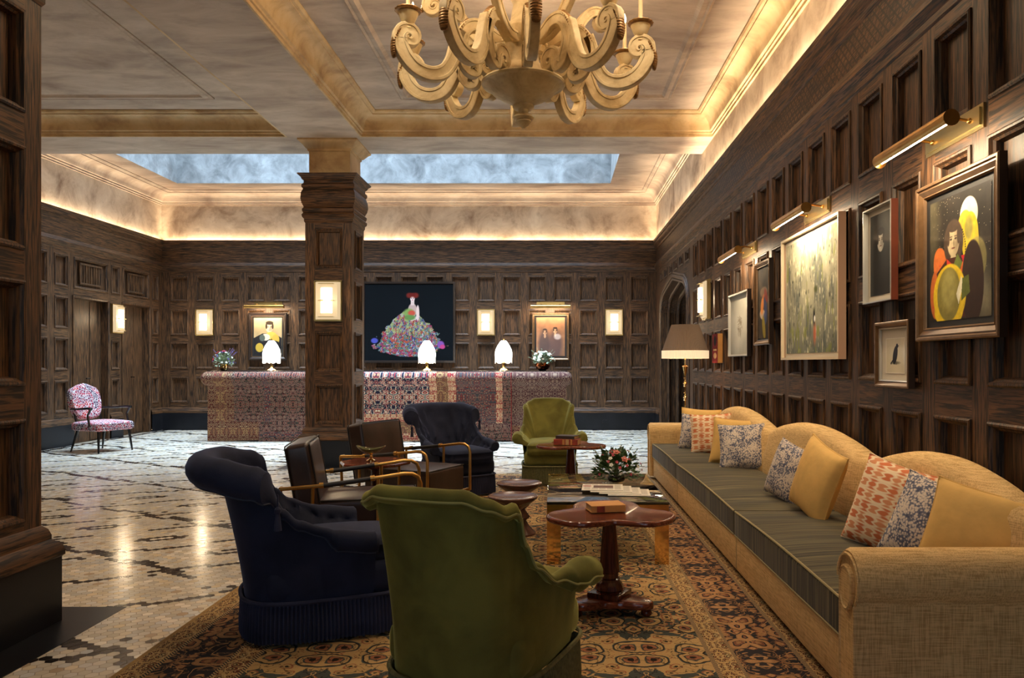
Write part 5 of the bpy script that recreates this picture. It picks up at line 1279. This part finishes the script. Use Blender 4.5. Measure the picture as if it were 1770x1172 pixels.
# back wall: big floral painting
W, H = 1.715, 1.50
r = framed('large_floral_painting', 'very large black painting of a red haired woman in a flower gown', 'painting', (-2.69, YB-.015, 1.25), 0, W, H, .05,
    [(0,.06),(.035,.06),(.042,.045)], M['fr_dark'], 0, [], M['fr_dark'], M['fr_dark'])
fg = simple('grey_brown_frame', (84,74,66), .5); [o for o in bpy.data.objects if o.parent == r][0].data.materials[0] = fg
p = Pic(W-.08, H-.08, 330, (4,7,10)); p.grain(3, .3, 3)
x = p.X/p.W; z = p.Z/p.H
hgt = .50; cx = .50
wid = .40*np.clip((.66-z)/.48, 0, 1)**.62*np.clip((z-.05)/.13, 0, 1)**.45
edge = vnoise(p.X, p.Z, 18, 77, 3); mask = (abs(x-cx-.0) < wid*(.78+.45*edge)) & (z < .66)
cl = vnoise(p.X, p.Z, 6, 31, 3); f1 = vnoise(p.X, p.Z, 30, 41, 2); f2 = vnoise(p.X, p.Z, 26, 51, 2); f3 = vnoise(p.X, p.Z, 34, 61, 2); f4 = vnoise(p.X, p.Z, 22, 71, 2)
p.mix(mask.astype(float), (30,44,34), .9)
top = np.clip((z-.30)*4, 0, 1)
for f, c, t in ((f1,(110,120,66),.50),(f2,(140,34,48),.60),(f3,(110,96,120),.60),(f4,(74,96,88),.56),(1-f1,(150,142,140),.64),(1-f2,(44,48,96),.64),(1-f3,(160,66,44),.66),(1-f4,(130,44,74),.66)):
    p.mix(mask*((f-t)*30), c, .95)
p.mix(mask*top*((vnoise(p.X, p.Z*.4, 40, 99, 2)-.55)*20), (150,150,90), .8)
sp = rng.rand(*p.X.shape) < .015; p.mix((mask & sp).astype(float), (225,220,210))
p.ell(.11,.26,.04,.03,(70,70,150),.4); p.ell(.86,.21,.04,.04,(120,70,140),.4); p.ell(.88,.18,.03,.025,(180,60,110),.4)
p.ell(.54,.66,.05,.075,(178,146,134),.15); p.ell(.60,.62,.018,.09,(206,176,164),.2); p.poly([(.52,.72),(.56,.72),(.56,.79),(.52,.79)], (206,176,164)); p.ell(.57,.55,.06,.014,(206,176,164),.2,.5)
p.ell(.50,.62,.06,.05,(120,140,70),.5); p.ell(.53,.62,.04,.03,(180,70,50),.5); p.ell(.51,.56,.06,.03,(90,120,60),.5)
p.ell(.54,.81,.026,.036,(218,190,180),.1); p.ell(.505,.85,.035,.03,(110,30,22),.7); p.ell(.575,.85,.035,.03,(110,30,22),.7); p.ell(.54,.86,.035,.02,(96,24,18),.5); p.ell(.53,.812,.006,.004,(60,30,30),.5); p.ell(.552,.812,.006,.004,(60,30,30),.5); p.ell(.541,.79,.008,.004,(160,50,50),.5)
p.obj('painted_canvas', M['art'], r, -p.W/2, .04, -.046)
# ------------------------------------------------------------------ chandelier
def spiral(c, r0, a0, turns, n=18, sgn=1, r1=.15):
    return [(c[0]+r0*(1-(1-r1)*k/n)*math.cos(a0+sgn*turns*2*PI*k/n), c[1]+r0*(1-(1-r1)*k/n)*math.sin(a0+sgn*turns*2*PI*k/n)) for k in range(n+1)]
def smooth2(pts, it=2):
    for _ in range(it):
        q = [pts[0]]
        for a, b in zip(pts, pts[1:]): q += [(a[0]*.75+b[0]*.25, a[1]*.75+b[1]*.25), (a[0]*.25+b[0]*.75, a[1]*.25+b[1]*.75)]
        pts = q+[pts[-1]]
    return pts
def band(mb, path, hw, ht, rim=.006):
    """sweep a flat rectangular moulded strip along an (r,z) path; hw in-plane half width (list), ht tangential half thickness"""
    n = len(path); rings = []
    for i, (r, z) in enumerate(path):
        a = path[max(0, i-1)]; b = path[min(n-1, i+1)]; d = V((b[0]-a[0], b[1]-a[1])); d = d.normalized() if d.length > 1e-9 else V((1,0)); nn = V((-d.y, d.x))
        w = hw[i] if isinstance(hw, list) else hw
        sec = [(-w,-ht+.004),(-w+.004,-ht),(-w*.55,-ht),(-w*.5,-ht+rim),(w*.5,-ht+rim),(w*.55,-ht),(w-.004,-ht),(w,-ht+.004),(w,ht-.004),(w-.004,ht),(w*.55,ht),(w*.5,ht-rim),(-w*.5,ht-rim),(-w*.55,ht),(-w+.004,ht),(-w,ht-.004)]
        rings.append([(r+nn.x*p, q, z+nn.y*p) for p, q in sec])
    mb.loft(rings, True, True, True)
def chandelier():
    r = thing('chandelier', 'large cream painted chandelier with scrolled arms and candles hanging from the ceiling', 'chandelier', (CHX, CHY, 3.00)); Z = 3.0
    b = MB(); b.lathe([(.283,.150),(.287,.140),(.28,.128),(.262,.125),(.25,.118),(.21,.075),(.15,.038),(.09,.014),(.06,-.008)], 48, fn=lambda a, z: 1-.012*abs(math.cos(8*a)) if z < .12 else 1); part('bowl', b, M['cream'], r, 'fluted shallow bowl')
    f = MB(); f.lathe([(.070,-.004),(.074,-.018),(.062,-.030),(.036,-.036),(.034,-.06),(.06,-.075),(.072,-.09),(.062,-.104),(.05,-.108),(.056,-.118),(.036,-.140),(.016,-.152),(.012,-.16),(.0,-.162)], 24); part('finial', f, M['cream'], r, 'turned bottom finial')
    s = MB(); s.lathe([(.27,.150),(.20,.165),(.17,.21),(.14,.25),(.11,.28),(.10,.36),(.13,.42),(.14,.50),(.09,.56),(.07,.68),(.10,.74),(.10,.80),(.05,.88),(.04,1.0),(.05,1.19)], 32); part('centre_shaft', s, M['cream'], r)
    first = None
    for k in range(10):
        ang = PI/2-(2*PI*k/10-rad(7))
        if first is None:
            a = MB()
            # lower S piece: inner volute, out and up to the crest
            vol = spiral((.285,.205), .062, PI*.0, 1.1, 20, 1, .12)[::-1]
            p1 = vol[:-1]+smooth2([(.347,.205),(.345,.16),(.30,.125),(.36,.105),(.43,.17),(.455,.27),(.45,.36),(.42,.44),(.36,.475),(.29,.45),(.25,.40),(.20,.38)], 3)
            vol2 = spiral((.275,.21), .075, -PI*.1, 1.15, 22, 1, .1)[::-1]
            p1 = vol2+smooth2([vol2[-1],(.35,.16),(.40,.18),(.435,.26),(.45,.34),(.43,.42),(.37,.475),(.29,.47),(.22,.42),(.17,.40)], 3)[1:]
            sc_ = MB(); band(sc_, p1, [.010+.032*min(1, i/18) for i in range(len(p1))], .030)
            # U piece rising to the outer volute
            vo = spiral((.79,.315), .062, 0, 1.3, 26, 1, .1)
            p2 = smooth2([(.44,.42),(.47,.34),(.50,.22),(.555,.13),(.64,.098),(.73,.115),(.80,.17),(.845,.25),(.852,.30)], 3)+vo[1:]
            nn = len(p2); band(a, p2, [.046 if i < nn-26 else .046-.036*(i-(nn-26))/26 for i in range(nn)], .030)
            arm = part('arm', a, M['cream'], r); arm.rotation_euler = (0, 0, ang); first = arm; part('inner_scroll', sc_, M['cream'], arm)
            c = MB(); c.lathe([(.03,.37),(.02,.385),(.036,.40),(.05,.43),(.062,.46),(.066,.470),(.058,.475)], 20, (.795,0,0)); part('candle_cup', c, M['cream'], arm)
            g = MB(); g.lathe([(.06,.472),(.080,.478),(.085,.487),(.075,.496),(.03,.496)], 30, (.795,0,0), fn=lambda t, z: 1+.03*math.cos(15*t)); part('drip_pan', g, M['gilt'], arm, 'gilt edged drip pan')
            cn = MB(); cn.lathe([(.026,.493),(.026,.515),(.014,.518),(.0135,.70),(.0,.705)], 14, (.795,0,0)); part('candle', cn, M['candle'], arm, 'ivory candle')
            fl = MB(); fl.lathe([(.0,.70),(.010,.715),(.013,.735),(.006,.76),(.0,.775)], 12, (.795,0,0)); part('flame_bulb', fl, M['flame'], arm, 'glowing flame bulb')
            for (path, n0) in ((smooth2([(.485,.36),(.455,.43),(.40,.50)], 2), 0), (smooth2([(.845,.36),(.885,.30),(.893,.23),(.885,.18)], 2), 1)):
                m = len(path); lf = MB()
                for q in range(m): lf.sphere((path[q][0], 0, path[q][1]), .012+.006*math.sin(PI*q/(m-1)), 8, 6, (1, 2.0, 1))
                part('carved_leaf', lf, M['gilt'], arm, 'gilt carved leaf')
        else:
            a2 = first.copy(); C.objects.link(a2); a2.parent = r; a2.rotation_euler = (0, 0, ang)
            for ch in [o for o in bpy.data.objects if o.parent == first]: c2 = ch.copy(); C.objects.link(c2); c2.parent = a2
    up0 = None
    for k in range(5):
        ang = 2*PI*k/5+rad(30)
        if up0 is None:
            a = MB(); vo = spiral((.62,.70), .065, PI*.5, 1.25, 24, -1, .1)
            p = smooth2([(.10,.42),(.22,.40),(.33,.47),(.42,.60),(.50,.72),(.57,.765),(.62,.765)], 3)+vo[1:]; n = len(p)
            band(a, p, [.034 if i < n-24 else .034-.025*(i-(n-24))/24 for i in range(n)], .026); up0 = part('upper_scroll', a, M['cream'], r); up0.rotation_euler = (0,0,ang)
            l = MB()
            for q in range(9): l.sphere((.66+.045*math.sin(q*.2), 0, .77-.012*q), .012, 8, 6, (1,1.8,1))
            part('carved_leaf', l, M['gilt'], up0, 'gilt carved leaf')
        else:
            a2 = up0.copy(); C.objects.link(a2); a2.parent = r; a2.rotation_euler = (0,0,ang)
            for ch in [o for o in bpy.data.objects if o.parent == up0]: c2 = ch.copy(); C.objects.link(c2); c2.parent = a2
chandelier()
# ------------------------------------------------------------------ light
def area(name, loc, size, power, col, rot=(0,0,0), spread=None):
    l = bpy.data.lights.new(name, 'AREA'); l.shape = 'RECTANGLE'; l.size, l.size_y = size; l.energy = power; l.color = col
    if spread: l.spread = spread
    o = bpy.data.objects.new(name, l); C.objects.link(o); o.location = loc; o.rotation_euler = rot; return o
def point(name, loc, power, col, r=.04):
    l = bpy.data.lights.new(name, 'POINT'); l.energy = power; l.color = col; l.shadow_soft_size = r
    o = bpy.data.objects.new(name, l); C.objects.link(o); o.location = loc; return o
def spot(name, loc, power, col, ang=1.6, blend=.8, r=.05, tgt=None):
    l = bpy.data.lights.new(name, 'SPOT'); l.energy = power; l.color = col; l.spot_size = ang; l.spot_blend = blend; l.shadow_soft_size = r
    o = bpy.data.objects.new(name, l); C.objects.link(o); o.location = loc
    if tgt: o.rotation_euler = (V(tgt)-V(loc)).to_track_quat('-Z', 'Y').to_euler()
    return o
WARM = (1,.74,.46); WARM2 = (1,.82,.60)
area('skylight_daylight', ((SX0+SX1)/2, (SY0+SY1)/2, 6.1), (SX1-SX0-.1, SY1-SY0-.1), 740, (.56,.77,1), (0,0,0), 1.7)
# cove strips behind the cornices, pointing up
up = (PI, 0, 0)
area('cove_back', ((XL+XR)/2, YB-.024, 3.475), (XR-XL-.1, .03), 62, WARM, up)
area('cove_right', (XR-.024, (YF+YB)/2, 3.475), (.03, YB-YF-.1), 150, WARM, up)
area('cove_left', (XL+.024, (YF+YB)/2, 3.475), (.03, YB-YF-.1), 100, WARM, up)
for i, (a, b) in enumerate(added_wins): area('window_daylight', ((a+b)/2, YF-.05, 2.1), (b-a, 2.4), 330, (1,.93,.84), (-PI/2, 0, 0))  # soft fill areas added in the openings behind the camera
w = bpy.data.worlds.new('sky'); bpy.context.scene.world = w; w.use_nodes = True
bg = w.node_tree.nodes['Background']; st = w.node_tree.nodes.new('ShaderNodeTexSky'); st.sky_type = 'NISHITA'; st.sun_disc = False; st.sun_elevation = .6
w.node_tree.links.new(st.outputs[0], bg.inputs[0]); bg.inputs[1].default_value = .25
# fill spots added below the near ceilings, no fixtures built
for k, (x, y) in enumerate(((.9,4.4),(.9,6.6),(-1.3,4.4),(-1.3,6.6),(-.2,8.2),(-.2,2.4),(-.9,3.0),(-4.6,5.2),(-4.6,7.6),(-6.0,6.4))):
    spot('downlight', (x, y, 4.15), 62, WARM2, 2.2, 1, .06)
spot('downlight', (-2.75, 5.3, 3.9), 150, WARM2, 1.1, 1, .06, (-2.75, 9.2, 1.6))  # extra spot added to brighten the middle column's front
# chandelier candles
for i in range(10):
    a = 2*PI*i/10+math.radians(-7)
    point('candle_light', (CHX+.83*math.sin(a), CHY+.83*math.cos(a), 3.86), 5.5, WARM, .03)
for (x, y, z, rz, pw) in SCONCES: point('sconce_light', (x+.17*math.sin(rz), y-.17*math.cos(rz), z), pw, WARM, .05)
for (x, y, z, rz, ln, pw) in PICS:
    o = area('picture_lamp', (x, y, z), (ln, .02), pw, (1,.80,.52)); o.rotation_euler = (Matrix.Rotation(rz, 3, 'Z') @ Matrix.Rotation(math.radians(38), 3, 'X')).to_euler()
for (x, y, z) in DESKL: point('desk_lamp_light', (x, y, z), 9, (1,.86,.70), .05)
point('floor_lamp_light', (1.50, 8.75, 1.42), 9, WARM, .05)
cam = bpy.data.cameras.new('camera'); co_ = bpy.data.objects.new('camera', cam); C.objects.link(co_)
co_.location = (0, 0, EYE); co_.rotation_euler = (PI/2, 0, 0); cam.sensor_width = 36; cam.lens = F/1770*36
cam.shift_x = (885-VX)/1770; cam.shift_y = (VY-586)/1770; cam.clip_start = .05
sc = bpy.context.scene; sc.camera = co_
sc.view_settings.view_transform = 'Standard'; sc.view_settings.look = 'None'; sc.view_settings.gamma = 1; sc.view_settings.exposure = .42
